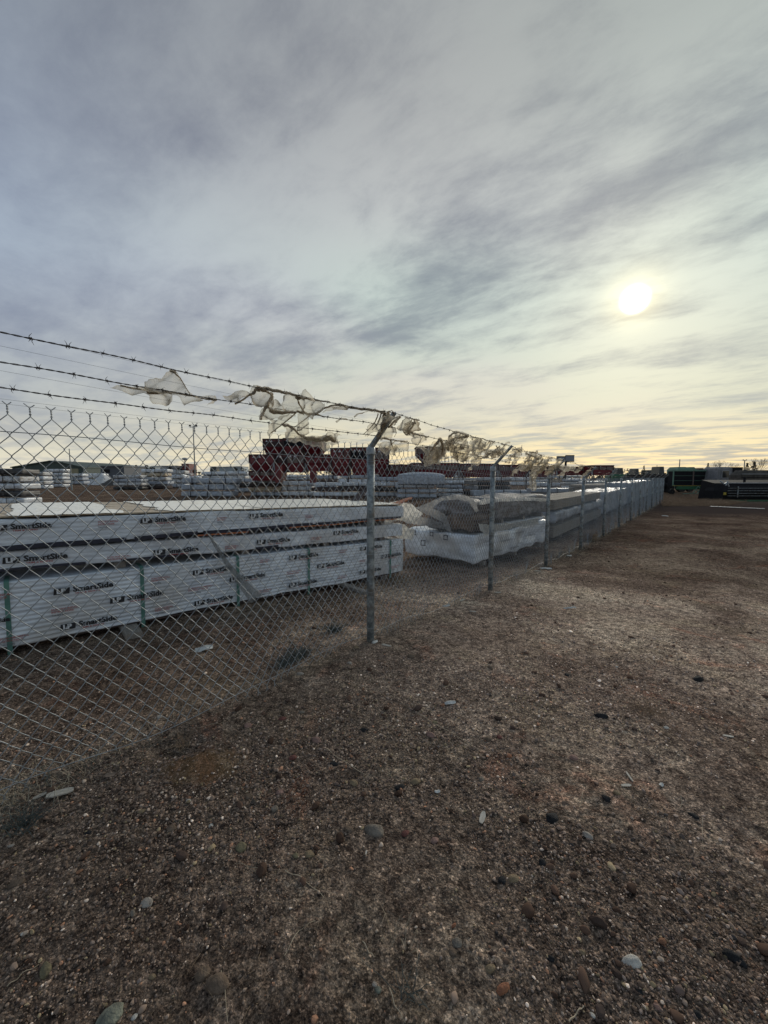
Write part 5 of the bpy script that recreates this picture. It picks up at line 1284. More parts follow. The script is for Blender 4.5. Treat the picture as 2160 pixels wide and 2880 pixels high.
barbed(.97, 1); barbed(.66, 2); barbed(.34, 3)
o = far_barbs.build('barb', M['barb'], fence); o['kind'] = 'stuff'
# faint pairs of slack guide strands seen between the barbed wires left of the first post
for k, (f0, f1, up) in enumerate(((.262, .275, 1.0), (.222, .20, .9), (.140, .10, .7), (.032, .06, .3), (.015, .05, .2))):
    pts = [FP(s, fz(s) + FH + f0 + (f1 - f0) * (s + 2.9) / 2.8 - .010 * math.sin((s + 2.9) / 2.85 * math.pi), AOUT * up - .05) for s in np.linspace(-2.95, -.05, 24)]
    mb = MB(); mb.tube(pts, .0006, 3); mb.build('loose_strand', M['wire'], fence)

# ------------------------------------------------------------------ torn plastic caught on the barbed wires
W0 = F0 + Vector((0, 0, fz(0) + FH)); WN = FD.cross((FN * AOUT + Vector((0, 0, AUP))).normalized()).normalized()
if WN.dot(Vector((0, 0, EYE)) - W0) < 0: WN = -WN
def slope_pt(px_):   # the wires follow the falling ground: reference point of their plane at that bay
    r_ = ray(px_, 1300); k = r_.x / r_.y; s = (k * F0.y - F0.x) / (FD.x - k * FD.y); s = max(-2.5, min(30, s)); return F0 + FD * s + Vector((0, 0, fz(s) + FH))
def T(ox, oy, sc): return lambda pts: [(ox + x / sc, oy + y / sc) for x, y in pts]
a1 = T(0, 880, 2.304); a4 = T(640, 1060, 5.184); a5 = T(940, 1120, 4.608); a6 = T(1260, 1180, 5.53); a3 = T(1160, 1160, 3.456)
PG = 'torn plastic caught on the barbed wires'
def shred(outl, label, m='film', amp=.03, step=.016, seed=0, ropes=()):
    mx = sum(p[0] for p in outl[0]) / len(outl[0])
    root, c = film_on('torn_plastic', outl, slope_pt(mx), WN, label, 'film_thick' if m == 'film_dense' else m, PG, amp * 1.15, step * .72, seed, 'torn plastic')
    for k, (pts, r0, r1) in enumerate(ropes):
        Q = []
        for (x, y) in pts:
            r_ = ray(x, y); e = Vector((0, 0, EYE)); t = (slope_pt(mx) - e).dot(WN) / r_.dot(WN); Q.append(e + r_ * t - c + WN * .012)
        # twisted bunch: several rumpled strands
        D_ = []
        for i in range(len(Q) - 1):
            for q in range(5): D_.append(Q[i].lerp(Q[i + 1], q / 5))
        D_.append(Q[-1]); n = len(D_); mb = MB(); rr = random.Random(seed + k)
        for st in range(5):
            ph = st * 1.257; amp_ = .55
            pts_ = []; rad = []
            for i, q in enumerate(D_):
                f = i / max(1, n - 1); rw = .80 * (r0 + (r1 - r0) * f) * (1 + .3 * math.sin(i * 1.7 + st)); a = ph + i * .55
                pts_.append(q + WN * math.cos(a) * rw * amp_ + Vector((0, 0, 1)) * math.sin(a) * rw * amp_); rad.append(max(.0008, rw * .45 * (1 + rr.uniform(-.35, .35))))
            mb.tube(pts_, rad, 6, False)
        mb.build('twisted_strip', M['film_dense'], root, True)
    return root
shred([a1([(700, 480), (760, 462), (850, 470), (918, 460), (925, 430), (1040, 420), (1070, 385), (1115, 362), (1140, 375), (1190, 460), (1240, 530), (1300, 545), (1230, 570), (1180, 580), (1150, 535), (1105, 515), (1100, 555), (1050, 572), (980, 580), (950, 520), (920, 505), (850, 518), (790, 505), (740, 490)])], 'leftmost sheer plastic shred peaked between the top and middle wires', 'film', .03, .014, 1,
      [(a1([(775, 462), (920, 490), (1000, 502), (1105, 508), (1240, 530), (1310, 548)]), .006, .004), (a1([(935, 480), (965, 510), (1060, 505), (1110, 510)]), .012, .008), (a1([(1112, 368), (1160, 410), (1230, 525)]), .006, .003), (a1([(1095, 368), (1135, 374)]), .008, .008)])
shred([a1([(1290, 540), (1390, 530), (1402, 550), (1392, 575), (1335, 604), (1372, 570), (1380, 556), (1320, 552)])], 'tiny curled plastic tatter on the middle wire right of the leftmost shred', 'film', .015, .01, 2, [(a1([(1300, 545), (1350, 552), (1400, 556)]), .004, .008)])
shred([a4([(-110, 260), (-40, 255), (60, 215), (180, 192), (300, 215), (335, 240), (250, 290), (150, 355), (90, 380), (20, 345), (-70, 300)])], 'leaf shaped plastic shred left of the big knotted bundle', 'film', .02, .013, 3, [(a4([(400, 190), (300, 255), (150, 355), (95, 375)]), .008, .006)])
shred([a4([(400, 130), (470, 150), (560, 190), (650, 230), (680, 270), (620, 320), (560, 350), (500, 420), (420, 410), (360, 370), (330, 290), (330, 220), (370, 160)]), a4([(640, 240), (680, 270), (650, 380), (620, 440), (700, 455), (820, 470), (900, 485), (990, 495), (950, 520), (850, 560), (720, 585), (600, 590), (520, 600), (450, 620), (440, 540), (460, 470), (520, 430), (570, 330)]), a4([(680, 280), (740, 340), (800, 420), (850, 480), (760, 480), (640, 440)])], 'big looped plastic shred with a thick folded strap left of the first post', 'film', .03, .013, 4,
      [(a4([(640, 250), (600, 350), (540, 440), (490, 540), (470, 600)]), .018, .012), (a4([(600, 470), (700, 500), (830, 505), (990, 500)]), .022, .008), (a4([(360, 230), (400, 160), (460, 180)]), .014, .012), (a4([(440, 175), (540, 195), (650, 240)]), .008, .008), (a4([(340, 250), (345, 340), (400, 400), (490, 425)]), .003, .003)])
shred([a4([(780, 240), (900, 250), (1000, 270), (1040, 220), (1120, 175), (1180, 220), (1240, 285), (1400, 350), (1405, 400), (1340, 470), (1290, 510), (1180, 530), (1050, 500), (1000, 485), (930, 480), (840, 470), (790, 420), (768, 330)])], 'wide crinkled plastic panel stretched between top and middle wires', 'film', .035, .013, 5,
      [(a4([(420, 140), (560, 160), (700, 185), (850, 215), (960, 245), (1080, 290), (1200, 315), (1350, 335), (1480, 350)]), .015, .005), (a4([(980, 290), (1060, 290), (1110, 310)]), .014, .010), (a4([(1000, 490), (1100, 505), (1190, 530), (1280, 525), (1400, 570)]), .012, .006), (a4([(1000, 290), (1040, 400), (1110, 500)]), .012, .008)])
shred([a4([(990, 500), (940, 540), (860, 620), (800, 680), (700, 760), (620, 870), (590, 840), (588, 700), (640, 640), (585, 600), (700, 580), (830, 550)])], 'lower left ragged tail of the big plastic bundle', 'film', .03, .014, 6, [(a4([(990, 505), (860, 620), (730, 720), (620, 800)]), .006, .004)])
shred([a4([(1000, 520), (1190, 540), (1160, 620), (1190, 700), (1192, 850), (1090, 860), (1020, 780), (955, 720), (990, 600)])], 'hanging plastic flap below the middle wire of the big bundle', 'film', .03, .014, 7, [(a4([(1190, 540), (1100, 620), (960, 720)]), .006, .003)])
shred([a4([(800, 680), (900, 690), (980, 740), (1050, 830), (1200, 855), (1330, 850), (1450, 790), (1640, 800), (1605, 840), (1600, 960), (1540, 1000), (1490, 965), (1470, 1060), (1400, 1060), (1340, 990), (1180, 970), (1100, 930), (1040, 910), (970, 960), (900, 940), (820, 860), (860, 760)])], 'dense grey plastic streamer trailing along the lowest wire over the red hoppers', 'film', .035, .014, 8,
      [(a4([(790, 685), (860, 690), (940, 730), (1030, 820), (1080, 860)]), .014, .010), (a4([(1080, 860), (1200, 890), (1330, 900), (1450, 880), (1560, 900)]), .018, .03)])
shred([a4([(1380, 510), (1480, 430), (1650, 400), (1720, 410), (1760, 450), (1600, 480), (1450, 500)])], 'thin plastic wing left of the first post under the top wire', 'film', .02, .014, 9, [(a4([(1190, 530), (1290, 520), (1380, 450), (1500, 405), (1650, 390)]), .012, .006)])
shred([a5([(0, 60), (60, 80), (190, 120), (160, 140), (60, 150), (-30, 140), (-60, 90)])], 'small pale plastic rag left of the first arm on the top wire', 'film', .015, .012, 10, [(a5([(0, 62), (80, 75), (210, 110), (370, 130), (500, 140), (650, 185)]), .010, .014)])
shred([a5([(600, 170), (740, 190), (860, 220), (840, 250), (760, 330), (700, 370), (640, 400), (560, 400), (480, 430), (360, 460), (400, 410), (370, 370), (480, 290), (540, 230)]), a5([(700, 370), (790, 390), (800, 440), (740, 535), (650, 500), (570, 520), (600, 440), (640, 400)])], 'dark frayed plastic bundle tied around the arm of the first post', 'film', .035, .013, 11,
      [(a5([(640, 180), (640, 250), (620, 330), (590, 420), (550, 480)]), .032, .020), (a5([(700, 190), (660, 260), (640, 340), (600, 400)]), .026, .02), (a5([(560, 190), (520, 300), (440, 390), (370, 455)]), .008, .003), (a5([(600, 180), (560, 310), (480, 400)]), .010, .004), (a5([(850, 230), (760, 300), (690, 370)]), .014, .010), (a5([(650, 190), (690, 160), (735, 150), (775, 180), (740, 205)]), .005, .004), (a5([(700, 365), (770, 370), (800, 430), (770, 490)]), .004, .003), (a5([(570, 520), (650, 500), (740, 535)]), .006, .006)])
shred([a5([(250, 250), (300, 205), (380, 180), (470, 175), (400, 190), (320, 215), (270, 260)]), a5([(0, 300), (60, 265), (140, 262), (230, 290), (150, 275), (80, 280), (20, 320)])], 'wispy plastic threads left of the first arm', 'film_dense', .008, .008, 12)
shred([a5([(560, 610), (620, 560), (740, 550), (790, 590), (770, 650), (740, 690), (700, 640), (640, 630)])], 'grey plastic clump at fence top just right of the first post', 'film', .03, .013, 13, [(a5([(720, 540), (740, 600), (760, 660)]), .014, .006)])
shred([a5([(780, 360), (820, 320), (860, 260), (940, 240), (1020, 300), (1110, 300), (1040, 370), (960, 410), (870, 390), (800, 380)])], 'puffed plastic shred between the top wires right of the first arm', 'film', .03, .014, 14, [(a5([(1030, 280), (1020, 330), (990, 380), (950, 420)]), .010, .014)])
shred([a5([(890, 420), (960, 400), (1040, 440), (1120, 450), (1200, 500), (1160, 560), (1130, 590), (1060, 590), (1020, 580), (980, 540), (1000, 480), (930, 470)])], 'knotted plastic shred on the middle wire right of the first arm', 'film', .03, .014, 15, [(a5([(890, 430), (930, 470), (970, 430), (930, 410)]), .008, .008), (a5([(970, 420), (1060, 460), (1140, 475), (1200, 500)]), .016, .006)])
shred([a5([(1100, 640), (1040, 640), (1040, 600), (1120, 605), (1200, 610), (1300, 560), (1360, 510), (1440, 540), (1450, 640), (1425, 760), (1380, 860), (1280, 850), (1150, 870), (1110, 760), (1150, 680)])], 'large crumpled plastic clump over the narrow maroon hopper', 'film', .05, .016, 16, [(a5([(1360, 520), (1300, 600), (1240, 680), (1180, 780)]), .02, .012), (a5([(1370, 530), (1400, 620), (1380, 740)]), .03, .012)])
shred([a6([(0, 250), (60, 190), (120, 155), (200, 165), (310, 240), (250, 270), (300, 340), (280, 420), (200, 390), (120, 380), (60, 340), (0, 340)])], 'fanned pleated plastic shred left of the second arm under the top wire', 'film', .04, .016, 17, [(a6([(0, 260), (60, 210), (150, 190), (300, 240)]), .012, .008), (a6([(310, 245), (200, 270), (100, 270)]), .02, .012), (a6([(300, 260), (240, 340), (200, 400)]), .006, .004)])
shred([a6([(-40, 330), (150, 380), (360, 430), (310, 500), (280, 590), (180, 620), (100, 620), (40, 560), (30, 490), (-60, 440)])], 'dense swirled plastic clump on the middle wire left of the second arm', 'film_dense', .05, .016, 18)
shred([a6([(340, 270), (440, 280), (520, 300), (590, 330), (560, 380), (500, 450), (440, 440), (430, 380), (370, 330)])], 'triangular plastic pennant hanging from the top wire left of the second arm', 'film', .03, .016, 19, [(a6([(510, 300), (480, 370), (470, 430)]), .014, .006)])
shred([a6([(480, 600), (560, 530), (660, 450), (780, 390), (900, 440), (880, 470), (830, 540), (700, 560), (560, 600)])], 'stretched diagonal plastic sheet running up to the second arm', 'film', .04, .017, 20, [(a6([(490, 600), (600, 560), (700, 480), (800, 400)]), .008, .008), (a6([(740, 400), (780, 480), (830, 540)]), .012, .01)])
shred([a6([(340, 650), (360, 580), (440, 560), (500, 610), (470, 665), (400, 670)])], 'small pale plastic tuft on the fence top left of the second arm', 'film', .03, .017, 21)
shred([a6([(940, 540), (1000, 450), (1060, 450), (1120, 490), (1100, 640), (1040, 700), (950, 680), (1010, 620), (1030, 560), (980, 530)])], 'curled ribbon of plastic just right of the second arm', 'film', .03, .017, 22, [(a6([(1000, 450), (1070, 460), (1115, 500)]), .01, .01)])
shred([a6([(1190, 500), (1260, 510), (1400, 560), (1400, 640), (1330, 700), (1260, 740), (1200, 720), (1180, 640), (1220, 600)])], 'puckered plastic shred midway between the second and third arms', 'film', .05, .02, 23, [(a6([(1210, 520), (1300, 560), (1400, 600)]), .016, .012)])
shred([a6([(1400, 570), (1470, 590), (1550, 600), (1530, 700), (1440, 740), (1380, 780), (1320, 820), (1350, 900), (1360, 1080), (1290, 1090), (1240, 1050), (1262, 900), (1260, 780), (1320, 700), (1380, 640)])], 'long plastic shred dangling far down the mesh before the third arm', 'film', .05, .02, 24, [(a6([(1470, 600), (1420, 680), (1330, 760), (1290, 820)]), .02, .016), (a6([(1290, 820), (1300, 950), (1310, 1080)]), .02, .01)])
shred([a6([(1100, 780), (1200, 730), (1280, 740), (1240, 800), (1150, 790)])], 'flat ragged plastic tuft at mesh top between second and third posts', 'film', .03, .02, 25)
shred([a3([(1370, 520), (1395, 480), (1440, 490), (1420, 520), (1380, 540)])], 'small plastic shred just left of the third arm', 'film', .03, .02, 26)
shred([T(1500, 1220, 2.514)([(170, 235), (200, 215), (300, 235), (280, 262), (210, 262)])], 'last small plastic rag beyond the third arm', 'film', .03, .025, 27)

EXTRA = ['small frayed scrap on the {w} wire {p}', 'thin stringy tatter on the {w} wire {p}', 'puckered little rag on the {w} wire {p}']
PLACES = [(.35, 'close right of the first arm'), (.75, 'a step right of the first arm'), (1.15, 'above the narrow hopper'), (1.55, 'midway to the second arm'), (1.95, 'past midway to the second arm'), (2.35, 'just before the second arm'), (2.95, 'just past the second arm'), (3.45, 'a step past the second arm'), (4.0, 'midway to the third arm'), (4.6, 'nearing the third arm'), (5.2, 'just before the third arm'), (6.0, 'past the third arm'), (6.9, 'midway past the third arm'), (7.8, 'just before the fourth arm')]
rr = random.Random(99); kx = 0
for s_, place in PLACES:
    for w_ in ((1, 2, 3) if s_ < 5.5 else (1, 2)):
        if rr.random() < .22: continue
        ss = s_ + rr.uniform(-.12, .12); f_ = {1: .97, 2: .62, 3: .34}[w_]
        c0 = F0 + FD * ss + FN * (AOUT * f_) + Vector((0, 0, fz(ss) + FH + float(np.interp(ss, WS, WZ[w_]))))
        wx = rr.uniform(.10, .24); hy = rr.uniform(.07, .20); A0 = (FN * AOUT + Vector((0, 0, AUP))).normalized(); ol = []
        for q in range(11):
            t = q / 11 * 2 * math.pi; rad = rr.uniform(.45, 1.1); p = c0 + FD * (math.cos(t) * wx * rad) + A0 * (math.sin(t) * hy * rad - hy * .55)
            v = p - Vector((0, 0, EYE)); cz = v.y * math.cos(PITCH) - v.z * math.sin(PITCH); cyy = v.y * math.sin(PITCH) + v.z * math.cos(PITCH); ol.append((1080 + F_PX * v.x / cz, 1440 - F_PX * cyy / cz))
        root, c = film_on('torn_plastic', [ol], c0, WN, EXTRA[(kx + w_) % 3].format(w={1: 'top', 2: 'middle', 3: 'lowest'}[w_], p=place), 'film' if kx % 3 else 'film_thick', PG, .05, .013, 200 + kx, 'torn plastic', offs=rr.uniform(-.03, .03))
        mb = MB(); pts_ = [c0 - c + FD * (x_ * wx * .9) + Vector((0, 0, rr.uniform(-.006, .006))) for x_ in np.linspace(-1, 1, 9)]; mb.tube(pts_, [rr.uniform(.003, .009) for _ in pts_], 5, False)
        q0 = c0 - c; pts_ = [q0, q0 - A0 * hy * .5 + FD * rr.uniform(-.04, .04), q0 - A0 * hy * rr.uniform(.9, 1.5) + FD * rr.uniform(-.08, .08)]; mb.tube(pts_, [.007, .004, .0015], 4, False); mb.build('twisted_strip', M['film_dense'], root, True); kx += 1

# ------------------------------------------------------------------ stones that can be picked out
def pebble_mesh(seed, lx, ly, lz, rough_=.12):
    bm = bmesh.new(); bmesh.ops.create_icosphere(bm, subdivisions=3, radius=1)
    V = np.array([v.co[:] for v in bm.verts]); n = fbm(V * 1.2 + seed, 3, seed); n2_ = fbm(V * 4 + seed, 2, seed + 1)
    V = V * (1 + rough_ * 1.9 * n + rough_ * .45 * n2_)[:, None] * np.array([lx, ly, lz])
    Fc = [tuple(v.index for v in f.verts) for f in bm.faces]; bm.free(); return V, Fc
SC = {'grey': ((.25, .215, .18), (.15, .125, .105)), 'pale': ((.42, .375, .33), (.30, .26, .23)), 'white': ((.60, .57, .52), (.45, .42, .38)), 'tan': ((.30, .225, .14), (.20, .15, .10)), 'brown': ((.19, .14, .105), (.12, .085, .062)),
      'pink': ((.34, .21, .175), (.22, .14, .12)), 'orange': ((.38, .17, .09), (.25, .11, .07)), 'black': ((.03, .03, .033), (.015, .015, .017)), 'green': ((.25, .26, .21), (.12, .12, .10)), 'red': ((.19, .08, .065), (.12, .05, .045)), 'olive': ((.22, .19, .115), (.14, .12, .08))}
for k, (c1, c2) in SC.items(): M['st_' + k] = mat(k + '_stone', tuple(v * 1.0 for v in c1), tuple(v * .8 for v in c2), .9, 0, 26, 8, bump=.6, bscale=150, spec=.25)
STN = [  # px, py, size px, aspect, colour, label
 (1053, 2337, 62, .62, 'grey', 'largest grey speckled cobble in the middle of the bare dirt'), (593 + 19, 2772, 74, .62, 'brown', 'big upright grey brown cobble near the bottom with a straw over it'),
 (571, 2740, 46, .7, 'brown', 'half buried brown stone touching the big cobble near the bottom'), (309, 2862, 76, .7, 'green', 'rough pale grey green rock cut by the bottom edge'),
 (412, 2540, 38, .75, 'pale', 'smooth pale lilac grey oval pebble at lower left'), (374, 2569, 24, .55, 'grey', 'slim grey pebble touching the pale oval one'),
 (128, 2731, 46, .5, 'olive', 'long olive tan pebble near the lower left corner'), (679, 2384, 38, .85, 'olive', 'round olive tan pebble left of centre'),
 (482, 2331, 32, .75, 'brown', 'round rusty brown pebble below the fence foot'), (48, 2485, 44, .5, 'brown', 'flat dull brown stone at the left edge'),
 (870, 2404, 30, .75, 'tan', 'smooth tan pebble left of the largest cobble'), (832, 2407, 20, .8, 'olive', 'small olive pebble beside the tan one'),
 (981, 2333, 26, .8, 'brown', 'small brown pebble just left of the largest cobble'), (1222, 2364, 24, .85, 'pink', 'pinkish white round pebble right of the largest cobble'),
 (1140, 2345, 24, .8, 'red', 'rust coloured pebble right of the largest cobble'), (1443, 2474, 38, .65, 'tan', 'upright yellowish oval pebble with a black clod beside it'),
 (1412, 2476, 26, .9, 'black', 'black clod touching the yellowish oval pebble'), (1285, 2653, 32, .85, 'grey', 'upper of two touching grey brown stones'), (1273, 2679, 28, .8, 'brown', 'lower of two touching grey brown stones'),
 (1776, 2706, 56, .5, 'white', 'large whitish broken stone at lower right'), (1635, 2679, 24, .65, 'tan', 'small tan pebble left of the whitish broken stone'),
 (1416, 2782, 44, .55, 'orange', 'pointed orange brown shard near the bottom'), (1378, 2727, 36, .5, 'tan', 'pale tan pointed shard above the orange one'), (1553, 2305, 46, .7, 'black', 'largest black lump right of centre'),
 (1949, 2295, 26, .7, 'black', 'black lump near the right edge'), (1652, 2350, 30, .65, 'pale', 'pale flat pebble below the largest black lump'), (1525, 2426, 24, .8, 'black', 'small black lump under the pale flat pebble'),
 (1549, 2696, 22, .6, 'black', 'small dark chip left of the small tan pebble'), (2063, 2696, 52, .4, 'black', 'row of black crumbs at the lower right edge'), (1168, 2201, 36, .5, 'tan', 'flat yellow tan pebble beside a black lump in mid ground'),
 (1123, 2216, 28, .85, 'black', 'black lump left of the flat yellow tan pebble'), (995, 2203, 26, .85, 'tan', 'round tan pebble left of the mid ground black lump'), (788, 2229, 24, .85, 'pink', 'pinkish tan pebble in the mid ground left'),
 (700, 2241, 24, .9, 'brown', 'round brown pebble left of the pinkish tan one'), (772, 2275, 26, .8, 'grey', 'squarish grey brown pebble below the pinkish tan one'), (1023, 2055, 28, .6, 'black', 'black lump below the second fence bay'),
 (938, 2151, 26, .65, 'black', 'black lump near the crossed straws'), (825, 2131, 24, .8, 'red', 'reddish pebble left of the crossed straws'), (890, 2083, 34, .4, 'pink', 'slender pale pink pebble above the crossed straws'),
 (698, 2042, 24, .9, 'pink', 'round salmon coloured pebble near the fence foot'), (794, 2022, 22, .75, 'red', 'small red brown pebble near the fence foot'), (1212, 2067, 28, .65, 'pink', 'pinkish white pebble beside the long straw'),
 (1222, 2033, 20, .8, 'olive', 'little olive pebble behind the long straw'), (1374, 2079, 26, .8, 'brown', 'dark brown pebble right of the long straw'), (1405, 2073, 18, .9, 'red', 'little red pebble right of the dark brown one'),
 (1431, 2128, 20, .8, 'orange', 'small orange pebble right of the long straw tip'), (1614, 2131, 26, .75, 'pink', 'pinkish tan pebble in the right mid ground'), (1353, 2192, 22, .7, 'grey', 'plain grey pebble in the centre mid ground'),
 (1735, 2230, 22, .7, 'tan', 'tan pebble in front of the white wood splinter'), (1706, 2247, 26, .7, 'black', 'dark lump left of the tan pebble by the splinter'), (1156, 1847, 24, .8, 'brown', 'grey brown stone right of the first fence post foot'),
 (1000, 1822, 20, .8, 'tan', 'pale tan stone left of the first post foot'), (984, 1865, 16, .8, 'pale', 'little pale pebble left of the first post foot'), (843, 1896, 24, .5, 'pale', 'flat pale stone at the foot of the mesh'),
 (530, 2253, 18, .7, 'white', 'small bright white pebble below the fence'), (398, 2284, 26, .6, 'tan', 'small tan stone below the fence at left'), (31, 2379, 16, .7, 'pale', 'pinkish white pebble at the left edge'),
 (248, 2343, 18, .85, 'black', 'round dark grey pebble at left'), (593, 2323, 16, .9, 'white', 'tiny white pebble right of the rusty brown one'), (63, 2627, 12, .8, 'white', 'tiny white pebble low at the left edge'),
 (427, 2748, 22, .7, 'tan', 'tan pebble left of the big upright cobble'), (378, 2861, 18, .8, 'white', 'yellow white pebble beside the rough bottom rock'), (1053, 2769, 16, .8, 'pale', 'pale chip above a grey green pebble at bottom centre'),
 (1064, 2784, 20, .85, 'green', 'grey green pebble at bottom centre'), (1277, 2603, 18, .6, 'orange', 'small orange tan shard above the two touching stones'), (1667, 2856, 16, .8, 'white', 'yellow white pebble at the bottom right'),
 (1850, 2833, 22, .7, 'pink', 'pink shard near the bottom right edge'), (1798, 2790, 20, .8, 'black', 'black crumb below the whitish broken stone'), (1962, 2854, 26, .7, 'black', 'black crumb near the lower right corner'),
 (1596, 1900, 20, .8, 'black', 'dark round clod in the far mid ground'), (1379, 1879, 18, .7, 'brown', 'dark clod nearest the second bay of the fence'), (1964, 1911, 40, .3, 'black', 'dark flat shard at the right of the open dirt'), (1689, 2015, 34, .25, 'black', 'thin dark shard left of the dry tuft'),
 (1874, 2047, 14, .9, 'white', 'small bright white stone by the dry tuft'), (1735, 1876, 9, .8, 'white', 'tiny white stone far out on the dirt'), (848, 2004, 20, .5, 'grey', 'small grey stone in front of the mesh'), (448, 2017, 18, .8, 'pale', 'pale pebble inside the fence at left')]
for i, (px_, py_, sz_, asp, colr, lab) in enumerate(STN):
    p = gz_on(px_, py_); dist = (p - Vector((0, 0, EYE))).dot(Vector((0, math.cos(PITCH), -math.sin(PITCH))))
    a = sz_ * dist / F_PX / 2 * .92
    V, Fc = pebble_mesh(i * 3 + 1, a, a * max(.55, asp), a * .48, .16 if colr != 'black' else .28)
    o = mesh_obj('pebble', V, Fc, M['st_' + colr], None, True); o.location = (p.x, p.y, p.z + a * .05); o.rotation_euler = (random.uniform(-.12, .12), random.uniform(-.12, .12), random.uniform(-.9, .9) + (0 if asp > .55 else -.3))
    tag(o, lab, 'stone', 'stones lying on the dirt')

# chips, scraps and splinters
SCR = [(169, 2236, 60, .34, 'wood_chip', .55, 'pale broken board scrap at the foot of the mesh at left'), (112, 2242, 30, .4, 'wood_chip', .9, 'smaller pale scrap tucked under the mesh at left'), (1357, 2303, 40, .35, 'wood_chip', 1.1, 'pale upright wood chip in the centre ground'),
       (1761, 2212, 30, .28, 'wood_chip', .1, 'flat wood splinter lying beside the tan pebble'), (1770, 2188, 36, .14, 'wood_chip', 1.5, 'thin white splinter pointing away from the viewer'), (1602, 1713, 34, .22, 'paper', -.1, 'white flat scrap out on the open dirt'),
       (1266, 1980, 32, .45, 'paper', .1, 'crinkled pale paper scrap in the mid ground'), (1054, 1808, 24, .5, 'paper', 1.0, 'white folded scrap at the foot of the first post'), (1087, 1818, 30, .22, 'wood_chip', -.5, 'short white splinter right of the first post foot'),
       (1860, 2209, 14, .7, 'paper', .6, 'tiny white paper bit at right'), (2048, 2073, 24, .35, 'wood_chip', -.5, 'small tan chip near the right edge'), (574, 1829, 46, .6, 'paper', .3, 'crumpled grey rag on the dirt inside the fence'), (309, 2183, 26, .7, 'crate', .2, 'dead brown leaf at the fence foot'),
       (1535, 1602, 34, .3, 'paper', .1, 'white flattened scrap beside the third post foot'), (1512, 1608, 22, .3, 'wood_chip', .4, 'pale splinter left of the white flattened scrap'), (1400, 1668, 20, .3, 'wood_chip', .05, 'pale splinter at the second post foot'), (1300, 1690, 22, .3, 'wood_chip', .7, 'pale splinter left of the second post foot'),
       (1255, 1706, 22, .5, 'paper', .2, 'small white scrap by the weeds of the second bay'), (1330, 1722, 20, .25, 'wood_chip', -.6, 'thin splinter below the second post'), (1870, 1453, 18, .3, 'paper', .0, 'white scrap near the far fence end'), (1600, 1565, 20, .4, 'paper', .5, 'small white scrap beyond the third post'),
       (1230, 2728 - 500, 16, .6, 'paper', .2, 'tiny white flake in the centre ground'), (1030, 2400, 14, .3, 'wood_chip', 1.4, 'tiny pale splinter left of centre')]
for i, (px_, py_, sz_, asp, m_, rz, lab) in enumerate(SCR):
    p = gz_on(px_, py_); dist = (p - Vector((0, 0, EYE))).dot(Vector((0, math.cos(PITCH), -math.sin(PITCH)))); a = sz_ * dist / F_PX / 2
    w = a * asp; th_ = max(.0015, a * (.06 if m_ == 'paper' else .12)); rr = random.Random(i); N = 8; mb = MB(); rings = []
    for k in range(N + 1):
        x = (k / N * 2 - 1) * a; e = 1 - .55 * abs(k / N * 2 - 1) ** 4 + rr.uniform(-.08, .08); lift = .10 * a * math.sin(k * .5 + i) * (1 if m_ == 'paper' else .15) + .05 * a * rr.uniform(-1, 1) * (m_ == 'paper')
        rings.append([(x, -w * e, lift), (x, 0, lift + (w * .3 if m_ == 'paper' else 0) * rr.uniform(.2, 1)), (x, w * e, lift + .1 * w), (x, w * e, lift + th_ + .1 * w), (x, 0, lift + th_ + (w * .5 if m_ == 'paper' else 0)), (x, -w * e, lift + th_)])
    mb.loft(rings); o = mb.build('scrap' if m_ != 'wood_chip' else 'wood_splinter', M[m_]); o.location = (p.x, p.y, p.z + a * .12 + .002); o.rotation_euler = (rr.uniform(-.1, .1), rr.uniform(-.1, .1), rz); tag(o, lab, 'scrap' if m_ != 'wood_chip' else 'wood scrap', 'litter on the dirt')
# straws and dry stalks on the ground
STR = [([(1180, 2012), (1235, 2045), (1352, 2112)], .0022, 'long straight pale straw in the centre ground'), ([(918, 2108), (960, 2140), (1043, 2190)], .0016, 'forked pale straw in the mid ground left of centre'), ([(622, 2737), (633, 2790), (640, 2880)], .0013, 'thin straw lying across the big cobble'),
       ([(802, 2452), (850, 2472), (912, 2528)], .0013, 'curved dry stalk left of the dry seedling'), ([(800, 2690), (840, 2620), (887, 2592)], .0012, 'curved dry stalk at lower left of centre'), ([(1095, 2780), (1110, 2830), (1140, 2880)], .0015, 'dark curved stalk at the bottom centre'),
       ([(1020, 2650), (1040, 2685), (1055, 2694)], .0016, 'short bent twig at bottom centre'), ([(1600, 2880), (1625, 2850), (1643, 2832)], .0022, 'green tinged grass blade at the bottom edge'), ([(1975, 2305), (1975, 2350), (1978, 2392)], .0010, 'upright thin straw at the right'), ([(715, 2052), (735, 2020), (748, 2003)], .0012, 'short straw near the fence foot'),
       ([(555, 2048), (620, 2035), (668, 2010)], .0012, 'straw running along the fence foot'), ([(1640, 2225), (1634, 2260), (1625, 2290)], .0010, 'bent straw in the right mid ground'), ([(750, 2455), (690, 2435), (660, 2430)], .0010, 'thin root lying left of centre'), ([(20, 2780), (60, 2745), (110, 2715)], .0014, 'pale twig at the lower left corner'),
       ([(365, 2312), (372, 2290), (378, 2280)], .001, 'tiny straw below the mesh'), ([(1915, 2240), (1918, 2260), (1910, 2280)], .0012, 'curled pale straw at right'), ([(1880, 2160), (1912, 2115), (1915, 2110)], .001, 'faint straw right of the splinter')]
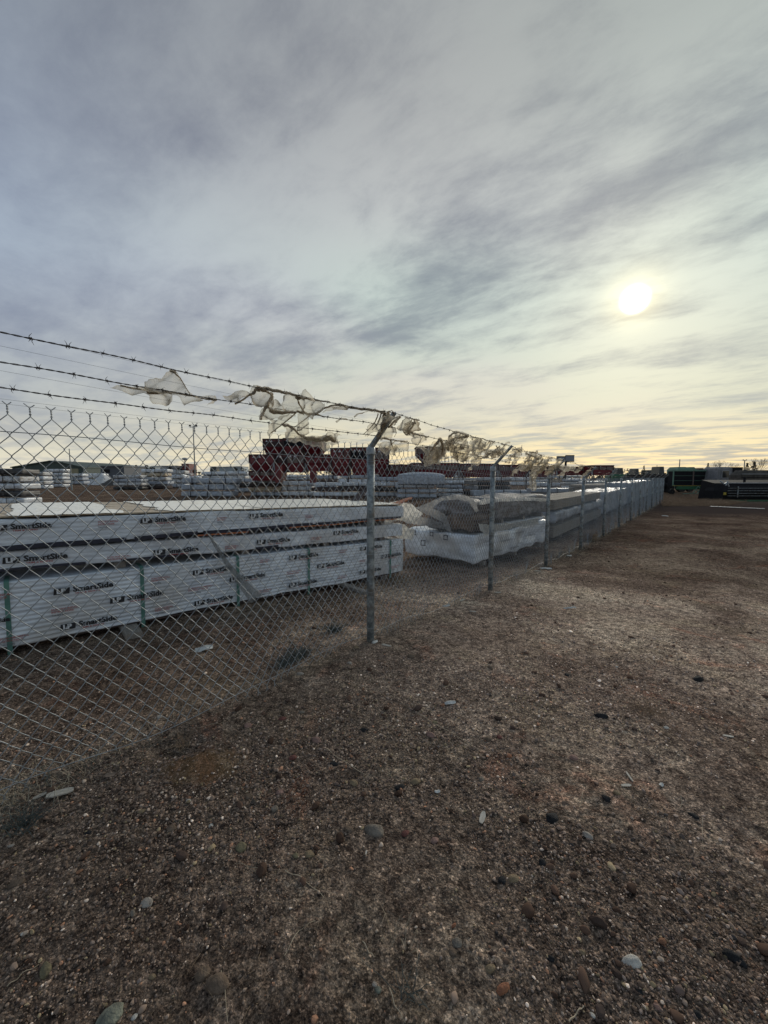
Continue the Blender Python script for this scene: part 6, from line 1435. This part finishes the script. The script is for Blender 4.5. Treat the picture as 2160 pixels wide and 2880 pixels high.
for k, (pts, rd, lab) in enumerate(STR):
    Q = []
    for i in range(len(pts) - 1):
        for q in range(6):
            f = q / 6; p = gz_on(pts[i][0] * (1 - f) + pts[i + 1][0] * f, pts[i][1] * (1 - f) + pts[i + 1][1] * f); p.z += rd + .004 + .004 * math.sin(q + k); Q.append(p)
    p = gz_on(*pts[-1]); p.z += .004; Q.append(p); c = Q[0].copy()
    mb = MB(); mb.tube([q - c for q in Q], [rd * (1 - .5 * i / len(Q)) for i in range(len(Q))], 5); o = mb.build('straw', M['dry_pale']); o.location = c; tag(o, lab, 'straw', 'straws and stalks on the dirt')
# dry seedling and dry tuft
def sprig(px_, py_, h, n, spread, m, name, label, cat, seed, rad=.0012, flat=.0):
    rr = random.Random(seed); p = gz_on(px_, py_); mb = MB()
    for _ in range(n):
        d = Vector((rr.gauss(0, spread), rr.gauss(0, spread), rr.uniform(.5, 1) * (1 - flat) + .08)).normalized(); l = h * rr.uniform(.5, 1.1); st = Vector((rr.gauss(0, h * .18), rr.gauss(0, h * .18), 0)); q1 = st + d * l * .5 + Vector((0, 0, l * .08)); q2 = st + d * l + Vector((rr.gauss(0, l * .15), rr.gauss(0, l * .15), -l * .1))
        q2.z = max(q2.z, .004); mb.tube([st - Vector((0, 0, .01)), q1, q2], [rad, rad * .7, rad * .3], 3, False)
        for _k in range(2):
            e = q1.lerp(q2, rr.random()); mb.tube([e, e + Vector((rr.gauss(0, l * .12), rr.gauss(0, l * .12), l * rr.uniform(0, .2)))], [rad * .5, rad * .2], 3, False)
    o = mb.build(name, M[m]); o.location = p; tag(o, label, cat); return o
sprig(1125, 2640, .13, 12, .5, 'dry_pale', 'dry_seedling', 'pale branching dry seedling left of bottom centre', 'dry plant', 1, .0011)
sprig(1150, 2790, .10, 16, .9, 'weed', 'weed', 'grey green weed with pale stems at bottom centre', 'weed', 2, .0014, .3)
sprig(1813, 2000, .16, 70, 1.1, 'dry', 'dry_tuft', 'flattened dry grass tuft on the open dirt at right', 'dry plant', 3, .0014, .6)
sprig(60, 2330, .12, 60, .9, 'weed', 'weed', 'blue grey weed clump at the lower left fence end', 'weed', 4, .002, .3)
sprig(1045, 1600 + 60, .12, 20, .9, 'dry', 'dry_tuft', 'brown dry tuft behind the first fence post', 'dry plant', 5, .002)
sprig(835, 1850, .16, 90, .9, 'weed', 'weed', 'dark weed clump behind the mesh left of the first post', 'weed', 6, .003, .3)
sprig(800, 1870, .14, 60, .9, 'weed', 'weed', 'second dark weed at the fence foot', 'weed', 7, .003, .4)
sprig(940, 1775, .16, 70, .9, 'weed', 'weed', 'grey weed behind the mesh close to the first post', 'weed', 8, .003, .3)
sprig(1655, 1520, .35, 160, .6, 'dry', 'tumbleweed', 'reddish dry weed clump by the fourth fence post', 'dry plant', 9, .004)
sprig(520, 2090, .10, 30, .8, 'dry', 'dry_tuft', 'small dry tuft by the hollow under the mesh', 'dry plant', 10, .0014, .3)

# weeds and dead stems tangled along the fence foot, and the dry grass strip (countless: one object each)
def strands(name, label, pts, m, kind='stuff'):
    V = []; Fc = []
    for (p, h, sp, rad, rr) in pts:
        d = Vector((rr.gauss(0, sp), rr.gauss(0, sp), 1)).normalized(); q = p + d * h * .6; e = q + Vector((rr.gauss(0, sp * h), rr.gauss(0, sp * h), h * .25)); sd_ = Vector((rr.uniform(-1, 1), rr.uniform(-1, 1), 0)).normalized() * rad; b = len(V)
        V += [p - sd_, p + sd_, q - sd_ * .7, q + sd_ * .7, e]; Fc += [(b, b + 1, b + 3, b + 2), (b + 2, b + 3, b + 4)]
    o = mesh_obj(name, V, Fc, M[m]); tag(o, label, 'weeds' if m == 'weed' else 'dry grass', kind=kind); return o
rr = random.Random(5); pts = []; pts2 = []
for _ in range(11000):
    s = -2.6 + 34 * rr.random() ** 1.6; dens = .5 + .5 * math.sin(s * 2.9) * math.sin(s * 1.1 + 1)
    if rr.random() > dens + .1: continue
    n = rr.gauss(-.08, .09); p = F0 + FD * s + FN * n; p.z = gz(p.x, p.y) - .005 if s < 12 else fz(s) - .02
    (pts if rr.random() < .45 else pts2).append((p, rr.uniform(.03, .11 if s < 6 else .20), rr.choice((.5, 1.2, 2.0)), .0012 + .0006 * max(0, s) ** .5, rr))
strands('fence_weeds', 'blue grey weeds tangled in the foot of the chain link mesh', pts, 'weed')
strands('fence_straw', 'dry stems tangled in the foot of the chain link mesh', pts2, 'dry_pale')
pts = []
for _ in range(26000):
    px_ = rr.uniform(1862, 2100); py_ = rr.uniform(1386, 1424) if px_ < 2040 else rr.uniform(1400, 1424 - (px_ - 2040) * .2)
    p = P(px_, py_, -.26)
    if abs(p.x) > 80: continue
    pts.append((p, rr.uniform(.12, .42) * (.7 + .5 * math.sin(p.x * 1.3) * math.sin(p.y * .9)), .45, .006, rr))
strands('dry_grass', 'strip of knee high tan dry grass in front of the green trailer', pts, 'dry')
pts = []
for _ in range(9000):
    x = rr.uniform(-1.4, 5.5); y = rr.uniform(.9, 7); 
    if math.sin(x * 3.1) * math.sin(y * 2.7 + 1) < .25: continue
    p = Vector((x, y, gz(x, y))); pts.append((p, rr.uniform(.008, .04), 2.6, .0005 + .00018 * y, rr))
strands('ground_litter', 'fine dry stems scattered over the dirt in the foreground', pts, 'dry')

# ------------------------------------------------------------------ gravel: pebbles scattered over the dirt (geometry nodes instances)
def gravel(n, rmin, rmax, smin, smax, seed, power, name, label, dark=False):
    g_ = np.random.default_rng(seed)
    th = g_.uniform(math.radians(-52), math.radians(52), n); u = g_.random(n)
    r = rmin * (rmax / rmin) ** (u ** power)
    x = np.sin(th) * r; y = np.cos(th) * r
    clump = fbm(np.stack([x * 1.1, y * 1.1, 0 * x], 1), 4, 50); keep = g_.random(n) < np.clip(.55 + 1.5 * clump, .05, 1); keep &= ((x + .96) / .26) ** 2 + ((y - 1.93) / .18) ** 2 > g_.random(n) * .9; x = x[keep]; y = y[keep]; n = len(x); r = r[keep]
    z = ground_z(x, y); sz = smin * (smax / smin) ** (g_.random(n) ** 2.6)
    me_ = bpy.data.meshes.new(name); me_.from_pydata(np.stack([x, y, z + sz * .12], 1).tolist(), [], [])
    a = me_.attributes.new('psize', 'FLOAT_VECTOR', 'POINT'); q = np.stack([sz * g_.uniform(.8, 1.35, n), sz * g_.uniform(.6, 1.0, n), sz * g_.uniform(.4, .75, n)], 1); a.data.foreach_set('vector', q.ravel())
    a = me_.attributes.new('prot', 'FLOAT_VECTOR', 'POINT'); q = np.stack([g_.normal(0, .3, n), g_.normal(0, .3, n), g_.uniform(0, 6.28, n)], 1); a.data.foreach_set('vector', q.ravel())
    pal = np.array([(.115, .095, .083), (.085, .068, .058), (.15, .125, .108), (.19, .16, .14), (.10, .09, .088), (.06, .05, .048), (.20, .125, .09), (.17, .15, .105), (.32, .29, .26), (.48, .44, .40), (.03, .03, .032)])
    if dark: pal = np.array([(.05, .036, .03)] * 6 + [(.035, .028, .026)] * 5)
    w = np.array([.20, .20, .16, .11, .10, .10, .04, .04, .034, .012, .016]); w = w / w.sum()
    dust = np.clip(1.25 - (((x - 2.6) / 3) ** 2 + ((y - 4.2) / 3) ** 2), 0, 1)[:, None] * .85 + 1
    c = pal[g_.choice(len(pal), n, p=w)] * dust * np.array([2.15, 1.86, 1.66]) * g_.uniform(.45, 1.35, (n, 1)); a = me_.attributes.new('pcol', 'FLOAT_COLOR', 'POINT'); a.data.foreach_set('color', np.concatenate([c, np.ones((n, 1))], 1).ravel())
    ob = link(bpy.data.objects.new(name, me_)); tag(ob, label, 'gravel', kind='stuff')
    nt = bpy.data.node_groups.new(name, 'GeometryNodeTree'); nt.interface.new_socket('Geometry', in_out='INPUT', socket_type='NodeSocketGeometry'); nt.interface.new_socket('Geometry', in_out='OUTPUT', socket_type='NodeSocketGeometry')
    N = nt.nodes; L = nt.links.new; gi = N.new('NodeGroupInput'); go = N.new('NodeGroupOutput'); join = N.new('GeometryNodeGeometryToInstance')
    for k in range(5):
        ic = N.new('GeometryNodeMeshIcoSphere'); ic.inputs['Radius'].default_value = .5; ic.inputs['Subdivisions'].default_value = 2
        sp_ = N.new('GeometryNodeSetPosition'); L(ic.outputs[0], sp_.inputs['Geometry'])
        nz = N.new('ShaderNodeTexNoise'); nz.noise_dimensions = '4D'; nz.inputs['W'].default_value = k * 3.3 + seed; nz.inputs['Scale'].default_value = 1.6
        ps = N.new('GeometryNodeInputPosition'); L(ps.outputs[0], nz.inputs['Vector'])
        sb_ = N.new('ShaderNodeVectorMath'); sb_.operation = 'SUBTRACT'; L(nz.outputs['Color'], sb_.inputs[0]); sb_.inputs[1].default_value = (.5, .5, .5)
        sc_ = N.new('ShaderNodeVectorMath'); sc_.operation = 'SCALE'; L(sb_.outputs[0], sc_.inputs[0]); sc_.inputs['Scale'].default_value = .75; L(sc_.outputs[0], sp_.inputs['Offset'])
        sm = N.new('GeometryNodeSetMaterial'); sm.inputs['Material'].default_value = M['gravel']; L(sp_.outputs[0], sm.inputs['Geometry']); 
        if k % 2: 
            ss = N.new('GeometryNodeSetShadeSmooth'); L(sm.outputs[0], ss.inputs[0]); L(ss.outputs[0], join.inputs[0])
        else: L(sm.outputs[0], join.inputs[0])
    ip = N.new('GeometryNodeInstanceOnPoints'); L(gi.outputs[0], ip.inputs['Points']); L(join.outputs[0], ip.inputs['Instance']); ip.inputs['Pick Instance'].default_value = True
    ri = N.new('FunctionNodeRandomValue'); ri.data_type = 'INT'; ri.inputs[4].default_value = 0; ri.inputs[5].default_value = 4; L([o_ for o_ in ri.outputs if o_.type == 'INT' and o_.enabled][0] if False else ri.outputs[2], ip.inputs['Instance Index'])
    for nm, sk in (('psize', 'Scale'), ('prot', 'Rotation')):
        na_ = N.new('GeometryNodeInputNamedAttribute'); na_.data_type = 'FLOAT_VECTOR'; na_.inputs['Name'].default_value = nm; L(na_.outputs[0], ip.inputs[sk])
    L(ip.outputs[0], go.inputs[0])
    md = ob.modifiers.new('scatter', 'NODES'); md.node_group = nt
    return ob
def gravel_mat():
    m = bpy.data.materials.new('gravel_stone'); m.use_nodes = True; nt = m.node_tree; b = nt.nodes['Principled BSDF']; b.inputs['Roughness'].default_value = .95; b.inputs['Specular IOR Level'].default_value = .08
    a = nt.nodes.new('ShaderNodeAttribute'); a.attribute_type = 'INSTANCER'; a.attribute_name = 'pcol'; nt.links.new(a.outputs['Color'], b.inputs['Base Color']); return m
M['gravel'] = gravel_mat()
gravel(110000, .55, 3.6, .004, .0135, 1, .72, 'fine_gravel', 'fine brown gravel covering the dirt in the foreground')
gravel(80000, 1.6, 16, .007, .021, 2, .8, 'gravel', 'brown gravel scattered over the dirt')
gravel(2200, .6, 18, .015, .030, 3, .8, 'coarse_gravel', 'coarser mixed pebbles scattered over the dirt')
gravel(1500, .9, 22, .016, .055, 4, .7, 'dark_clods', 'dark clods of earth scattered over the dirt', True)
print('objects', len(bpy.data.objects), 'barbs', nb)
